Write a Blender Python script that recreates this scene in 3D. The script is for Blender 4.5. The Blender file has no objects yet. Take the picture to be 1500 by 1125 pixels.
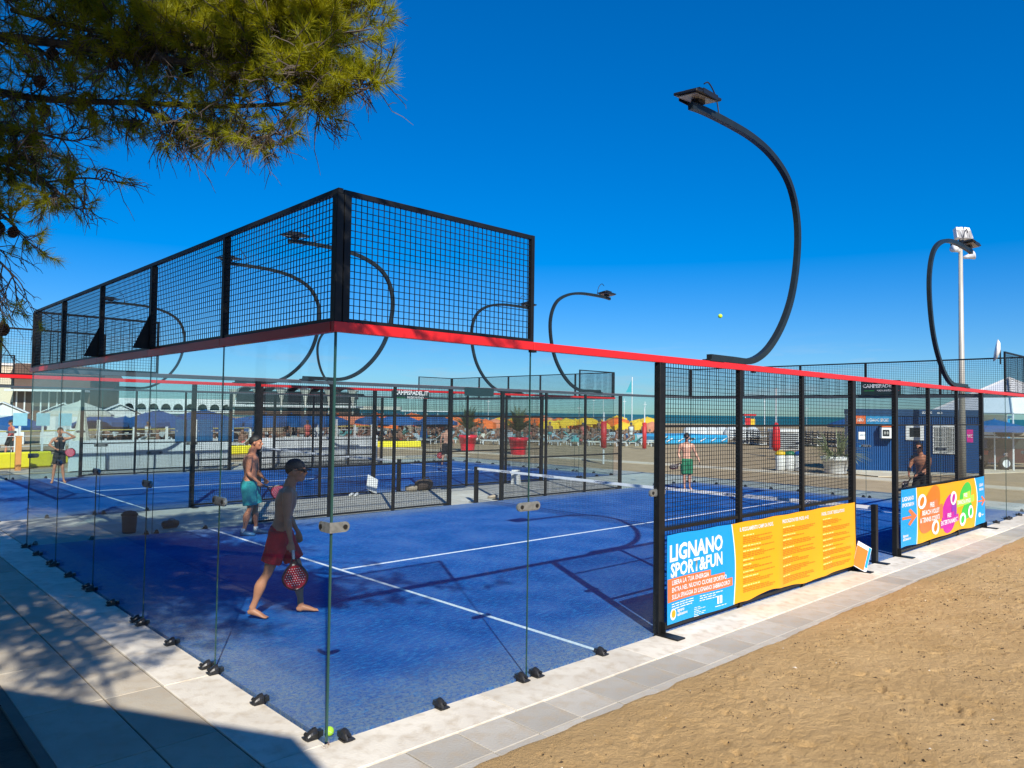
import bpy, math, random, itertools
import numpy as np
from mathutils import Vector, Matrix, Quaternion
R = math.radians
S = bpy.context.scene
col = S.collection
rnd = random.Random(7)

# ------------------------------------------------------------------ camera
CAM = Vector((-2.7761, -4.8100, 2.3781)); YAW, PIT, ROL, FPX = 0.81311, 0.038115, 0.0137538, 1089.9
F_ = Vector((math.cos(PIT)*math.cos(YAW), math.cos(PIT)*math.sin(YAW), math.sin(PIT)))
R_ = Vector((math.sin(YAW), -math.cos(YAW), 0)); U_ = R_.cross(F_)
R2 = math.cos(ROL)*R_ + math.sin(ROL)*U_; U2 = -math.sin(ROL)*R_ + math.cos(ROL)*U_
cd = bpy.data.cameras.new('camera'); cam = bpy.data.objects.new('camera', cd); col.objects.link(cam)
cam.matrix_world = Matrix.Translation(CAM) @ Matrix((R2, U2, -F_)).transposed().to_4x4()
cd.sensor_width = 36.0; cd.lens = 36.0*FPX/1500.0; cd.clip_start = 0.05; cd.clip_end = 9000
S.camera = cam

# ------------------------------------------------------------------ sky, sun, exposure
SUN_TO = Vector((-0.65, -1.15, 1.0)).normalized()
w = bpy.data.worlds.new('World'); S.world = w; w.use_nodes = True
nt = w.node_tree; nt.nodes.clear()
sky = nt.nodes.new('ShaderNodeTexSky'); sky.sky_type = 'NISHITA'; sky.sun_disc = False
sky.sun_elevation = math.asin(SUN_TO.z); sky.sun_rotation = math.atan2(SUN_TO.x, SUN_TO.y)
sky.altitude = 0; sky.air_density = 1.1; sky.dust_density = 0.0; sky.ozone_density = 6.0
hs = nt.nodes.new('ShaderNodeHueSaturation'); hs.inputs['Saturation'].default_value = 1.5; hs.inputs['Value'].default_value = 1.0
hs.inputs['Hue'].default_value = 0.5
tint = nt.nodes.new('ShaderNodeMix'); tint.data_type = 'RGBA'; tint.blend_type = 'MULTIPLY'; tint.inputs[0].default_value = 1; tint.inputs[7].default_value = (.45, .74, 1.08, 1)
bg = nt.nodes.new('ShaderNodeBackground'); bg.inputs[1].default_value = 0.115
wo = nt.nodes.new('ShaderNodeOutputWorld')
nt.links.new(sky.outputs[0], hs.inputs['Color']); gam = nt.nodes.new('ShaderNodeGamma'); gam.inputs[1].default_value = .82; nt.links.new(hs.outputs[0], gam.inputs[0]); nt.links.new(gam.outputs[0], tint.inputs[6]); # faint low cloud wisps along the horizon
tcw = nt.nodes.new('ShaderNodeTexCoord'); mpw = nt.nodes.new('ShaderNodeMapping'); mpw.inputs['Scale'].default_value = (5, 5, 34); nt.links.new(tcw.outputs['Generated'], mpw.inputs[0])
nzw = nt.nodes.new('ShaderNodeTexNoise'); nzw.inputs['Scale'].default_value = 1.6; nzw.inputs['Detail'].default_value = 8; nzw.inputs['Roughness'].default_value = .62; nt.links.new(mpw.outputs[0], nzw.inputs['Vector'])
rw = nt.nodes.new('ShaderNodeMapRange'); rw.inputs[1].default_value = .54; rw.inputs[2].default_value = .74; nt.links.new(nzw.outputs[0], rw.inputs[0])
szw = nt.nodes.new('ShaderNodeSeparateXYZ'); nt.links.new(tcw.outputs['Generated'], szw.inputs[0])
bw = nt.nodes.new('ShaderNodeMapRange'); bw.interpolation_type = 'SMOOTHSTEP'; bw.inputs[1].default_value = .115; bw.inputs[2].default_value = .03; bw.inputs[3].default_value = 0; bw.inputs[4].default_value = .5; nt.links.new(szw.outputs[2], bw.inputs[0])
mw = nt.nodes.new('ShaderNodeMath'); mw.operation = 'MULTIPLY'; nt.links.new(rw.outputs[0], mw.inputs[0]); nt.links.new(bw.outputs[0], mw.inputs[1])
cw = nt.nodes.new('ShaderNodeMix'); cw.data_type = 'RGBA'; cw.inputs[7].default_value = (3.4, 4.0, 4.6, 1); nt.links.new(mw.outputs[0], cw.inputs[0]); nt.links.new(tint.outputs[2], cw.inputs[6]); nt.links.new(cw.outputs[2], bg.inputs[0]); nt.links.new(bg.outputs[0], wo.inputs[0])
sl = bpy.data.lights.new('sun', 'SUN'); sl.energy = 5.0; sl.angle = R(0.55); sl.color = (1.0, 0.945, 0.86)
so = bpy.data.objects.new('sun', sl); col.objects.link(so)
so.rotation_euler = SUN_TO.to_track_quat('Z', 'Y').to_euler(); so.location = (-20, -30, 40)
S.view_settings.view_transform = 'Standard'; S.view_settings.look = 'None'
S.view_settings.exposure = 0.5; S.view_settings.gamma = 1.0; S.view_settings.use_curve_mapping = False
S.render.engine = 'CYCLES'
S.cycles.transparent_max_bounces = 40; S.cycles.max_bounces = 7; S.cycles.caustics_reflective = False; S.cycles.caustics_refractive = False

# ------------------------------------------------------------------ tagging
def tag(o, label=None, cat=None, group=None, kind=None):
    if label: o['label'] = label
    if cat: o['category'] = cat
    if group: o['group'] = group
    if kind: o['kind'] = kind
    return o
def empty(name, loc=(0, 0, 0), rz=0.0, label=None, cat=None, group=None):
    o = bpy.data.objects.new(name, None); col.objects.link(o); o.location = loc; o.rotation_euler = (0, 0, rz)
    o.empty_display_size = 0.1
    return tag(o, label, cat, group)
def link(name, me, mat=None, parent=None, loc=None):
    if mat is not None and not me.materials: me.materials.append(mat)
    o = bpy.data.objects.new(name, me); col.objects.link(o)
    if parent is not None: o.parent = parent
    if loc is not None: o.location = loc
    return o
KIDS = {}
def children(o): return [c for c in bpy.data.objects if c.parent == o]
def copy_tree(o, parent=None):
    idx = {}
    for c in bpy.data.objects:
        if c.parent: idx.setdefault(c.parent.name, []).append(c)
    def rec(o, parent):
        c = o.copy(); col.objects.link(c); c.parent = parent
        for ch in idx.get(o.name, []): rec(ch, c)
        return c
    return rec(o, parent)

# ------------------------------------------------------------------ mesh builder
class MB:
    def __init__(s): s.v = []; s.f = []; s.m = []; s.cur = 0
    def add(s, vs, fs):
        b = len(s.v); s.v.extend([tuple(x) for x in vs]); s.f.extend([tuple(i+b for i in f) for f in fs]); s.m.extend([s.cur]*len(fs))
    def box(s, c, d, M=None, bev=0):
        x, y, z = d[0]/2, d[1]/2, d[2]/2
        if bev <= 0:
            vs = [(-x,-y,-z),(x,-y,-z),(x,y,-z),(-x,y,-z),(-x,-y,z),(x,-y,z),(x,y,z),(-x,y,z)]
            fs = [(0,3,2,1),(4,5,6,7),(0,1,5,4),(1,2,6,5),(2,3,7,6),(3,0,4,7)]
        else:
            b = bev; vs = []
            for zz, k in ((-z, b), (-z+b, 0), (z-b, 0), (z, b)):
                X, Y = x-k, y-k
                vs += [(-X+b*(k==0),-Y,zz),(X-b*(k==0),-Y,zz),(X,-Y+b*(k==0),zz),(X,Y-b*(k==0),zz),(X-b*(k==0),Y,zz),(-X+b*(k==0),Y,zz),(-X,Y-b*(k==0),zz),(-X,-Y+b*(k==0),zz)]
            fs = [tuple(range(7,-1,-1)), tuple(range(24,32))]
            for r in range(3):
                for i in range(8): fs.append((r*8+i, r*8+(i+1)%8, r*8+8+(i+1)%8, r*8+8+i))
        c = Vector(c)
        vs = [((M @ Vector(v)) if M else Vector(v)) + c for v in vs]
        s.add(vs, fs); return s
    def span(s, a, b, bev=0):
        return s.box([(a[i]+b[i])/2 for i in range(3)], [abs(b[i]-a[i]) for i in range(3)], None, bev)
    def tube(s, pts, rad, n=8, cap=True, side=None, sq=None):
        """sweep an ellipse of radii rad[i] (number or pair) along pts; side = direction of the first radius"""
        pts = [Vector(p) for p in pts]; N = len(pts); b = len(s.v)
        if not isinstance(rad, (list, tuple)): rad = [rad]*N
        T = []
        for i in range(N):
            t = pts[min(i+1, N-1)] - pts[max(i-1, 0)]
            T.append(t.normalized() if t.length > 1e-9 else Vector((0, 0, 1)))
        u = Vector(side) if side is not None else (Vector((1, 0, 0)) if abs(T[0].x) < .8 else Vector((0, 1, 0)))
        rings = []
        for i in range(N):
            u = (u - T[i]*u.dot(T[i]))
            u = u.normalized() if u.length > 1e-6 else T[i].orthogonal().normalized()
            if side is not None:
                u = Vector(side) - T[i]*Vector(side).dot(T[i]); u = u.normalized() if u.length > 1e-6 else T[i].orthogonal().normalized()
            v = T[i].cross(u); r = rad[i]; rx, ry = (r if isinstance(r, (list, tuple)) else (r, r))
            for k in range(n):
                a = 2*math.pi*k/n + (math.pi/n if sq else 0)
                s.v.append(tuple(pts[i] + u*math.cos(a)*rx + v*math.sin(a)*ry))
        fs = []
        for i in range(N-1):
            for k in range(n):
                fs.append((b+i*n+k, b+i*n+(k+1) % n, b+(i+1)*n+(k+1) % n, b+(i+1)*n+k))
        if cap:
            fs.append(tuple(b+k for k in range(n-1, -1, -1))); fs.append(tuple(b+(N-1)*n+k for k in range(n)))
        s.f.extend(fs); s.m.extend([s.cur]*len(fs)); return s
    def lathe(s, prof, c=(0, 0, 0), n=20, sx=1, sy=1, M=None):
        b = len(s.v); c = Vector(c)
        for r, z in prof:
            for k in range(n):
                a = 2*math.pi*k/n; p = Vector((r*math.cos(a)*sx, r*math.sin(a)*sy, z))
                s.v.append(tuple((M @ p if M else p)+c))
        fs = []
        for i in range(len(prof)-1):
            for k in range(n): fs.append((b+i*n+k, b+i*n+(k+1) % n, b+(i+1)*n+(k+1) % n, b+(i+1)*n+k))
        fs.append(tuple(b+k for k in range(n-1, -1, -1))); fs.append(tuple(b+(len(prof)-1)*n+k for k in range(n)))
        s.f.extend(fs); s.m.extend([s.cur]*len(fs)); return s
    def ell(s, c, r, n=14, m=9, M=None):
        prof = [(max(math.sin(math.pi*i/m), .02), -math.cos(math.pi*i/m)) for i in range(m+1)]
        b = len(s.v); s.lathe(prof, (0, 0, 0), n); c = Vector(c)
        for i in range(b, len(s.v)):
            v = Vector((s.v[i][0]*r[0], s.v[i][1]*r[1], s.v[i][2]*r[2])); s.v[i] = tuple((M @ v if M else v)+c)
        return s
    def prism(s, poly, a, b, axis=1):
        """extrude a 2-D polygon between a and b along axis (0,1,2)"""
        n = len(poly); vs = []
        for t in (a, b):
            for p in poly:
                q = list(p); q.insert(axis, t); vs.append(tuple(q))
        fs = [tuple(range(n)), tuple(range(2*n-1, n-1, -1))] + [(i, (i+1) % n, n+(i+1) % n, n+i) for i in range(n)]
        s.add(vs, fs); return s
    def mesh(s, name, mats=None, smooth=False, recalc=False):
        me = bpy.data.meshes.new(name); me.from_pydata(s.v, [], s.f)
        if mats is not None:
            for m in (mats if isinstance(mats, (list, tuple)) else [mats]): me.materials.append(m)
            if isinstance(mats, (list, tuple)) and len(mats) > 1: me.polygons.foreach_set('material_index', s.m)
        if recalc:
            import bmesh
            bm = bmesh.new(); bm.from_mesh(me); bmesh.ops.recalc_face_normals(bm, faces=bm.faces); bm.to_mesh(me); bm.free()
        if smooth: me.polygons.foreach_set('use_smooth', [True]*len(me.polygons))
        me.update(); return me
    def build(s, name, mats, parent=None, smooth=False, loc=None, recalc=False):
        return link(name, s.mesh(name, mats, smooth, recalc), None, parent, loc)

# ------------------------------------------------------------------ materials
def mat(name, c, rough=.6, metal=0.0, c2=None, scale=6.0, mix=.5, bump=0.0, bscale=40.0, spec=.5, detail=4, stretch=None, alpha=None, coat=0, lo=.35, hi=.65):
    m = bpy.data.materials.new(name); m.use_nodes = True; n = m.node_tree; b = n.nodes['Principled BSDF']
    b.inputs['Base Color'].default_value = (*c, 1); b.inputs['Roughness'].default_value = rough; b.inputs['Metallic'].default_value = metal
    b.inputs['Specular IOR Level'].default_value = spec
    if coat: b.inputs['Coat Weight'].default_value = coat; b.inputs['Coat Roughness'].default_value = .08
    tc = n.nodes.new('ShaderNodeTexCoord'); src = tc.outputs['Object']
    if stretch:
        mp = n.nodes.new('ShaderNodeMapping'); mp.inputs['Scale'].default_value = stretch; n.links.new(src, mp.inputs[0]); src = mp.outputs[0]
    c2 = c2 if c2 is not None else tuple(x*.78 for x in c)
    nz = n.nodes.new('ShaderNodeTexNoise'); nz.inputs['Scale'].default_value = scale; nz.inputs['Detail'].default_value = detail
    n.links.new(src, nz.inputs['Vector'])
    rp = n.nodes.new('ShaderNodeMapRange'); rp.inputs[1].default_value = lo; rp.inputs[2].default_value = hi; rp.inputs[4].default_value = mix
    n.links.new(nz.outputs[0], rp.inputs[0])
    mx = n.nodes.new('ShaderNodeMix'); mx.data_type = 'RGBA'; mx.inputs[6].default_value = (*c, 1); mx.inputs[7].default_value = (*c2, 1)
    n.links.new(rp.outputs[0], mx.inputs[0]); n.links.new(mx.outputs[2], b.inputs['Base Color'])
    if bump:
        nb = n.nodes.new('ShaderNodeTexNoise'); nb.inputs['Scale'].default_value = bscale; nb.inputs['Detail'].default_value = 5
        n.links.new(src, nb.inputs['Vector'])
        bp = n.nodes.new('ShaderNodeBump'); bp.inputs['Strength'].default_value = bump; bp.inputs['Distance'].default_value = .02
        n.links.new(nb.outputs[0], bp.inputs['Height']); n.links.new(bp.outputs[0], b.inputs['Normal'])
    m['_mix'] = mx.name
    return m
def nodes_of(m): return m.node_tree, m.node_tree.nodes, m.node_tree.links, m.node_tree.nodes['Principled BSDF']

M_frame = mat('black_steel', (.006, .0065, .007), .45, 0.0, (.013, .013, .013), 14, .5, .05, 60, spec=.3)
M_wire = mat('wire_black', (.006, .007, .008), .5, spec=.3)
M_red = mat('red_trim', (.66, .010, .010), .42, 0, (.50, .012, .012), 1.4, .7, coat=.1, detail=8)
M_inner = mat('grey_trim', (.06, .07, .08), .5)
M_lamp = mat('lamp_green_black', (.012, .017, .018), .38, 0, (.02, .027, .027), 6, .5, spec=.35)
M_fix = mat('fixture_black', (.012, .013, .014), .4)
M_lens = mat('lens', (.32, .31, .30), .25, 0, (.22, .22, .22), 60, .6)
M_clamp = mat('clamp_plastic', (.012, .012, .013), .28, 0, (.03, .028, .026), 30, .6)
M_plate = mat('patch_plastic', (.30, .31, .30), .2, .5, (.16, .17, .165), 30, .6)
M_bolt = mat('bolt', (.05, .05, .05), .3, .8)
M_white = mat('white_paint', (.78, .78, .76), .45, 0, (.66, .66, .63), 5, .5)
M_whitem = mat('white_metal', (.74, .75, .76), .35, 0, (.55, .56, .57), 9, .5)
M_line = mat('court_line', (.80, .82, .82), .8, 0, (.45, .55, .68), 30, .7, .2, 200)
M_band = mat('net_band', (.80, .80, .78), .7)
M_ball = mat('ball_felt', (.55, .85, .03), .85, 0, (.42, .72, .02), 60, .5, .3, 300)
M_skin = mat('skin_tan', (.60, .24, .125), .5, 0, (.46, .17, .085), 9, .5, .03, 120)
M_skin2 = mat('skin_light', (.60, .33, .22), .5, 0, (.40, .19, .12), 9, .5, .03, 120)
M_hair = mat('hair_dark', (.018, .013, .010), .6)
M_blk = mat('black_cloth', (.018, .018, .02), .8)
M_wood = mat('bark', (.13, .095, .075), .9, 0, (.055, .042, .034), 9, .9, .7, 26, stretch=(1, 1, 1))
M_twig = mat('twig', (.11, .085, .07), .85, 0, (.05, .04, .034), 12, .7)
M_cone = mat('cone_scales', (.075, .042, .024), .8, 0, (.03, .018, .012), 60, .7, .6, 90)

# glass: thin pane, clear body with Fresnel reflection and a light blue-green tint
def glassmat(name, tint, refl=1.0, dirt=0.02):
    m = bpy.data.materials.new(name); m.use_nodes = True; n = m.node_tree; n.nodes.clear(); L = n.links
    o = n.nodes.new('ShaderNodeOutputMaterial'); tr = n.nodes.new('ShaderNodeBsdfTransparent'); tr.inputs[0].default_value = (*tint, 1)
    gl = n.nodes.new('ShaderNodeBsdfGlossy'); gl.inputs['Roughness'].default_value = 0.015; gl.inputs[0].default_value = (.96, 1, 1, 1)
    lw = n.nodes.new('ShaderNodeLayerWeight'); lw.inputs[0].default_value = .5
    pw = n.nodes.new('ShaderNodeMath'); pw.operation = 'POWER'; pw.inputs[1].default_value = 4.0; L.new(lw.outputs['Facing'], pw.inputs[0])
    ma = n.nodes.new('ShaderNodeMath'); ma.operation = 'MULTIPLY_ADD'; ma.inputs[1].default_value = .80*refl; ma.inputs[2].default_value = .035*refl
    L.new(pw.outputs[0], ma.inputs[0])
    mx = n.nodes.new('ShaderNodeMixShader'); L.new(ma.outputs[0], mx.inputs[0]); L.new(tr.outputs[0], mx.inputs[1]); L.new(gl.outputs[0], mx.inputs[2])
    df = n.nodes.new('ShaderNodeBsdfDiffuse'); df.inputs[0].default_value = (.62, .66, .66, 1)
    tc = n.nodes.new('ShaderNodeTexCoord'); nz = n.nodes.new('ShaderNodeTexNoise'); nz.inputs['Scale'].default_value = 1.7; nz.inputs['Detail'].default_value = 6
    L.new(tc.outputs['Object'], nz.inputs['Vector'])
    sx = n.nodes.new('ShaderNodeSeparateXYZ'); L.new(tc.outputs['Object'], sx.inputs[0])
    lowr = n.nodes.new('ShaderNodeMapRange'); lowr.inputs[1].default_value = 0.55; lowr.inputs[2].default_value = 0.0; lowr.inputs[3].default_value = 0; lowr.inputs[4].default_value = dirt*2.2
    L.new(sx.outputs['Z'], lowr.inputs[0])
    dr = n.nodes.new('ShaderNodeMapRange'); dr.inputs[1].default_value = .35; dr.inputs[2].default_value = .8; dr.inputs[3].default_value = dirt*.3; dr.inputs[4].default_value = dirt*2
    L.new(nz.outputs[0], dr.inputs[0])
    nq = n.nodes.new('ShaderNodeTexNoise'); nq.inputs['Scale'].default_value = 5.5; nq.inputs['Detail'].default_value = 9; nq.inputs['Roughness'].default_value = .75; L.new(tc.outputs['Object'], nq.inputs['Vector'])
    rq = n.nodes.new('ShaderNodeMapRange'); rq.inputs[1].default_value = .60; rq.inputs[2].default_value = .80; rq.inputs[4].default_value = .045; L.new(nq.outputs[0], rq.inputs[0])
    a0 = n.nodes.new('ShaderNodeMath'); a0.operation = 'ADD'; L.new(dr.outputs[0], a0.inputs[0]); L.new(rq.outputs[0], a0.inputs[1]); dr = a0
    ad = n.nodes.new('ShaderNodeMath'); ad.operation = 'ADD'; L.new(dr.outputs[0], ad.inputs[0]); L.new(lowr.outputs[0], ad.inputs[1])
    mx2 = n.nodes.new('ShaderNodeMixShader'); L.new(ad.outputs[0], mx2.inputs[0]); L.new(mx.outputs[0], mx2.inputs[1]); L.new(df.outputs[0], mx2.inputs[2])
    L.new(mx2.outputs[0], o.inputs[0]); return m
M_glass = glassmat('court_glass', (.905, .948, .95), .30, .003)
M_gedge = mat('glass_edge', (.02, .07, .06), .15)

# ------------------------------------------------------------------ the ground
def sand_mat(name='sand', c=(.60, .395, .18), c2=(.49, .31, .13), bump=.95):
    m = mat(name, c, .95, 0, c2, 1.3, .7, 0, 1, .15, 8)
    n, N, L, b = nodes_of(m)
    tc = N.new('ShaderNodeTexCoord')
    a = N.new('ShaderNodeTexNoise'); a.inputs['Scale'].default_value = 17; a.inputs['Detail'].default_value = 9; a.inputs['Roughness'].default_value = .74
    d = N.new('ShaderNodeTexNoise'); d.inputs['Scale'].default_value = 160; d.inputs['Detail'].default_value = 3
    L.new(tc.outputs['Object'], a.inputs['Vector']); L.new(tc.outputs['Object'], d.inputs['Vector'])
    ad = N.new('ShaderNodeMath'); ad.operation = 'MULTIPLY_ADD'; ad.inputs[1].default_value = .14; L.new(d.outputs[0], ad.inputs[0]); L.new(a.outputs[0], ad.inputs[2])
    bp = N.new('ShaderNodeBump'); bp.inputs['Strength'].default_value = bump; bp.inputs['Distance'].default_value = .05
    L.new(ad.outputs[0], bp.inputs['Height']); L.new(bp.outputs[0], b.inputs['Normal'])
    # dark grit
    g = N.new('ShaderNodeTexNoise'); g.inputs['Scale'].default_value = 34; g.inputs['Detail'].default_value = 6; g.inputs['Roughness'].default_value = .7; L.new(tc.outputs['Object'], g.inputs['Vector'])
    r = N.new('ShaderNodeMapRange'); r.inputs[1].default_value = .66; r.inputs[2].default_value = .74; r.inputs[4].default_value = .75; L.new(g.outputs[0], r.inputs[0])
    mx = N.new('ShaderNodeMix'); mx.data_type = 'RGBA'; mx.inputs[7].default_value = (.12, .10, .055, 1)
    L.new(r.outputs[0], mx.inputs[0]); L.new(N[m['_mix']].outputs[2], mx.inputs[6]); L.new(mx.outputs[2], b.inputs['Base Color'])
    return m
M_sand = sand_mat()
M_sandfar = sand_mat('beach_sand', (.43, .31, .185), (.33, .235, .135), .35)
gb = MB(); gb.box((600, 600, -.56), (2600, 2600, 1.0)); g = gb.build('ground', M_sandfar); tag(g, kind='structure')
# worked-over sand by the court, with real hollows and ridges
def sand_patch():
    xs = np.concatenate([np.arange(-1.0, 9, .024), np.arange(9, 17, .055), np.arange(17, 30, .16)])
    ys = np.concatenate([np.arange(-9, -4.6, .07), np.arange(-4.6, -.62, .024)])
    X, Y = np.meshgrid(xs, ys, indexing='ij'); rs = np.random.RandomState(3)
    Z = np.zeros_like(X)
    def vnoise(sc, seed):
        r = np.random.RandomState(seed); G = r.rand(600, 600)
        u = (X+40)*sc; v = (Y+40)*sc; i = np.floor(u).astype(int); j = np.floor(v).astype(int); fu = u-i; fv = v-j
        fu = fu*fu*(3-2*fu); fv = fv*fv*(3-2*fv); i %= 599; j %= 599
        return (G[i, j]*(1-fu)*(1-fv)+G[i+1, j]*fu*(1-fv)+G[i, j+1]*(1-fu)*fv+G[i+1, j+1]*fu*fv)-.5
    Z += .02*vnoise(.6, 1) + .010*vnoise(1.7, 2) + .008*vnoise(4.1, 3) + .010*vnoise(9.3, 4) + .011*vnoise(19, 5)
    for _ in range(5200):     # footprints
        cx = rs.uniform(-1, 22); cy = rs.uniform(-9, -1.15); a = rs.uniform(0, math.pi); L1 = rs.uniform(.02, .10); L2 = rs.uniform(.014, .030); dp = rs.uniform(.004, .020)
        i0, i1 = np.searchsorted(xs, cx-.4), np.searchsorted(xs, cx+.4); j0, j1 = np.searchsorted(ys, cy-.4), np.searchsorted(ys, cy+.4)
        x = X[i0:i1, j0:j1]-cx; y = Y[i0:i1, j0:j1]-cy
        u = (x*math.cos(a)+y*math.sin(a))/L1; v = (-x*math.sin(a)+y*math.cos(a))/L2; r2 = u*u+v*v
        Z[i0:i1, j0:j1] += -dp*np.exp(-r2**1.6)+.45*dp*np.exp(-(np.sqrt(r2)-1.5)**2*4)
    edge = -1.0+.05*vnoise(.7, 9)+.035*vnoise(3, 10)+.02*vnoise(11, 12)
    t = np.clip((edge-Y)/.30, -1.6, 1)
    Z = np.where(t > 0, .012+.028*t+Z*np.clip(t, 0, 1), .012+t*.10+Z*.12)
    me = bpy.data.meshes.new('sand'); nx, ny = X.shape
    V = np.stack([X.ravel(), Y.ravel(), Z.ravel()], 1); idx = np.arange(nx*ny).reshape(nx, ny)
    Fq = np.stack([idx[:-1, :-1], idx[1:, :-1], idx[1:, 1:], idx[:-1, 1:]], -1).reshape(-1, 4)
    me.vertices.add(len(V)); me.vertices.foreach_set('co', V.ravel()); me.loops.add(Fq.size); me.loops.foreach_set('vertex_index', Fq.ravel())
    me.polygons.add(len(Fq)); me.polygons.foreach_set('loop_start', np.arange(0, Fq.size, 4)); me.polygons.foreach_set('loop_total', np.full(len(Fq), 4))
    me.polygons.foreach_set('use_smooth', np.ones(len(Fq), bool)); me.update(); me.validate(); return me
sand_me = sand_patch(); o = link('sand', sand_me, M_sand); tag(o, kind='structure')

M_debris = mat('litter_pit_shade', (.055, .035, .018), .9); M_shell = mat('shell_white', (.62, .56, .46), .6)  # dark bits, partly standing in for the shadows of small pits
dm = MB(); rr_ = random.Random(31)
for i in range(1700):
    x_ = rr_.uniform(-.8, 12) if i % 3 else rr_.uniform(8, 20); y_ = -1.18-abs(rr_.gauss(0, 2.4))
    if y_ < -8.5: continue
    for _ in range(rr_.choice((1, 1, 1, 2, 4))):
        px_, py_ = x_+rr_.gauss(0, .05), y_+rr_.gauss(0, .05); a_ = rr_.uniform(0, 6.28); l_ = rr_.uniform(.003, .012)*(2.0 if rr_.random() < .12 else 1); w_ = l_*rr_.uniform(.15, .5); ca, sa = math.cos(a_), math.sin(a_); z_ = .024
        dm.cur = 1 if rr_.random() < .07 else 0; dm.add([(px_+ca*l_, py_+sa*l_, z_), (px_-sa*w_, py_+ca*w_, z_), (px_-ca*l_, py_-sa*l_, z_), (px_+sa*w_, py_-ca*w_, z_), (px_, py_, z_+w_*1.2+.004)], [(0, 1, 4), (1, 2, 4), (2, 3, 4), (3, 0, 4)])
SAND_DEBRIS = dm
# paving
def stone_mat(name, c, c2, scale=2.2, rough=.8, b=.25):
    m = mat(name, c, rough, 0, c2, scale, .8, b, 55, .3, 8)
    n, N, L, bs = nodes_of(m)
    oi = N.new('ShaderNodeObjectInfo'); r = N.new('ShaderNodeMapRange'); r.inputs[3].default_value = .82; r.inputs[4].default_value = 1.10
    L.new(oi.outputs['Random'], r.inputs[0])
    v = N.new('ShaderNodeHueSaturation'); L.new(r.outputs[0], v.inputs['Value']); L.new(N[m['_mix']].outputs[2], v.inputs['Color'])
    tc = N.new('ShaderNodeTexCoord'); nz = N.new('ShaderNodeTexNoise'); nz.inputs['Scale'].default_value = 7; nz.inputs['Detail'].default_value = 9; L.new(tc.outputs['Object'], nz.inputs['Vector'])
    r2 = N.new('ShaderNodeMapRange'); r2.inputs[1].default_value = .48; r2.inputs[2].default_value = .72; r2.inputs[4].default_value = .6; L.new(nz.outputs[0], r2.inputs[0])
    mx = N.new('ShaderNodeMix'); mx.data_type = 'RGBA'; mx.inputs[7].default_value = (.42, .33, .22, 1); L.new(r2.outputs[0], mx.inputs[0]); L.new(v.outputs[0], mx.inputs[6])
    L.new(mx.outputs[2], bs.inputs['Base Color']); return m
M_slab = stone_mat('pale_concrete', (.76, .70, .58), (.60, .54, .44))
M_tile = stone_mat('grey_paving', (.47, .435, .37), (.38, .35, .295), 1.6)
M_tiledark = stone_mat('warm_grey_paving', (.52, .46, .35), (.42, .36, .27), 1.6)
M_joint = mat('joint_bed', (.17, .145, .11), .95)
M_conc = stone_mat('court_concrete', (.52, .51, .45), (.42, .41, .36), 1.1)
walk = empty('walkway', (0, 0, 0)); walk['kind'] = 'structure'
b = MB(); b.span((-1.52, -1.30, -.3), (24, -.02, -.012)); b.span((-1.52, -.02, -.3), (-.02, 26, -.012)); o = b.build('bed', M_joint, walk); tag(o, kind='structure')
_pc = {}
def piece(name, x0, y0, x1, y1, z, m, parent, th=.09, gap=.008, tilt=True):
    k = (round(x1-x0, 3), round(y1-y0, 3), m.name)
    if k not in _pc:
        bb = MB(); bb.box((0, 0, -th/2), (x1-x0-gap, y1-y0-gap, th), None, .004); _pc[k] = bb.mesh(name, m)
    o = link(name, _pc[k], None, parent, ((x0+x1)/2, (y0+y1)/2, z+(rnd.uniform(-.0022, .0022) if tilt else 0)))
    if tilt: o.rotation_euler = (rnd.uniform(-.002, .002), rnd.uniform(-.002, .002), 0)
    return o
x = -1.9+1.9
xs_ = [-.48+i*1.9 for i in range(13)]
for i in range(12): piece('slab', xs_[i], -.48, xs_[i+1], -.012, .006, M_slab, walk)
for i in range(49):
    x0 = -1.5+i*.46
    piece('tile', x0, -.90+.0, x0+.46, -.485, 0.0, M_tile, walk)
    if x0 < 14: piece('tile', x0, -1.28, x0+.46, -.90, 0.0, M_tile, walk)
    else: piece('tile', x0, -1.28, x0+.46, -.90, 0.0, M_tile, walk)
for i in range(11): piece('slab', -.48, -.012+i*1.9, -.012, 1.888+i*1.9, .006, M_slab, walk)
for i in range(21):
    y0 = -.48+i*1.2
    piece('tile', -.93, y0, -.485, y0+1.2, 0.0, M_tiledark, walk); piece('tile', -1.5, y0, -.935, y0+1.2, 0.0, M_tiledark, walk)
b = MB(); b.span((-1.58, -1.3, -.2), (-1.505, 26, .012)); o = b.build('kerb_strip', M_joint); tag(o, kind='structure')
# concrete between and behind the courts
apron = empty('concrete_apron'); apron['kind'] = 'structure'
for (x0, y0, x1, y1, nx, ny) in ((0, 10.012, 20, 13.488, 8, 2), (20.012, -.02, 22.2, 25.5, 1, 10), (0, 23.512, 20, 25.5, 8, 1)):
    for i in range(nx):
        for j in range(ny):
            piece('slab', x0+(x1-x0)*i/nx, y0+(y1-y0)*j/ny, x0+(x1-x0)*(i+1)/nx, y0+(y1-y0)*(j+1)/ny, .004, M_conc, apron)
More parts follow.
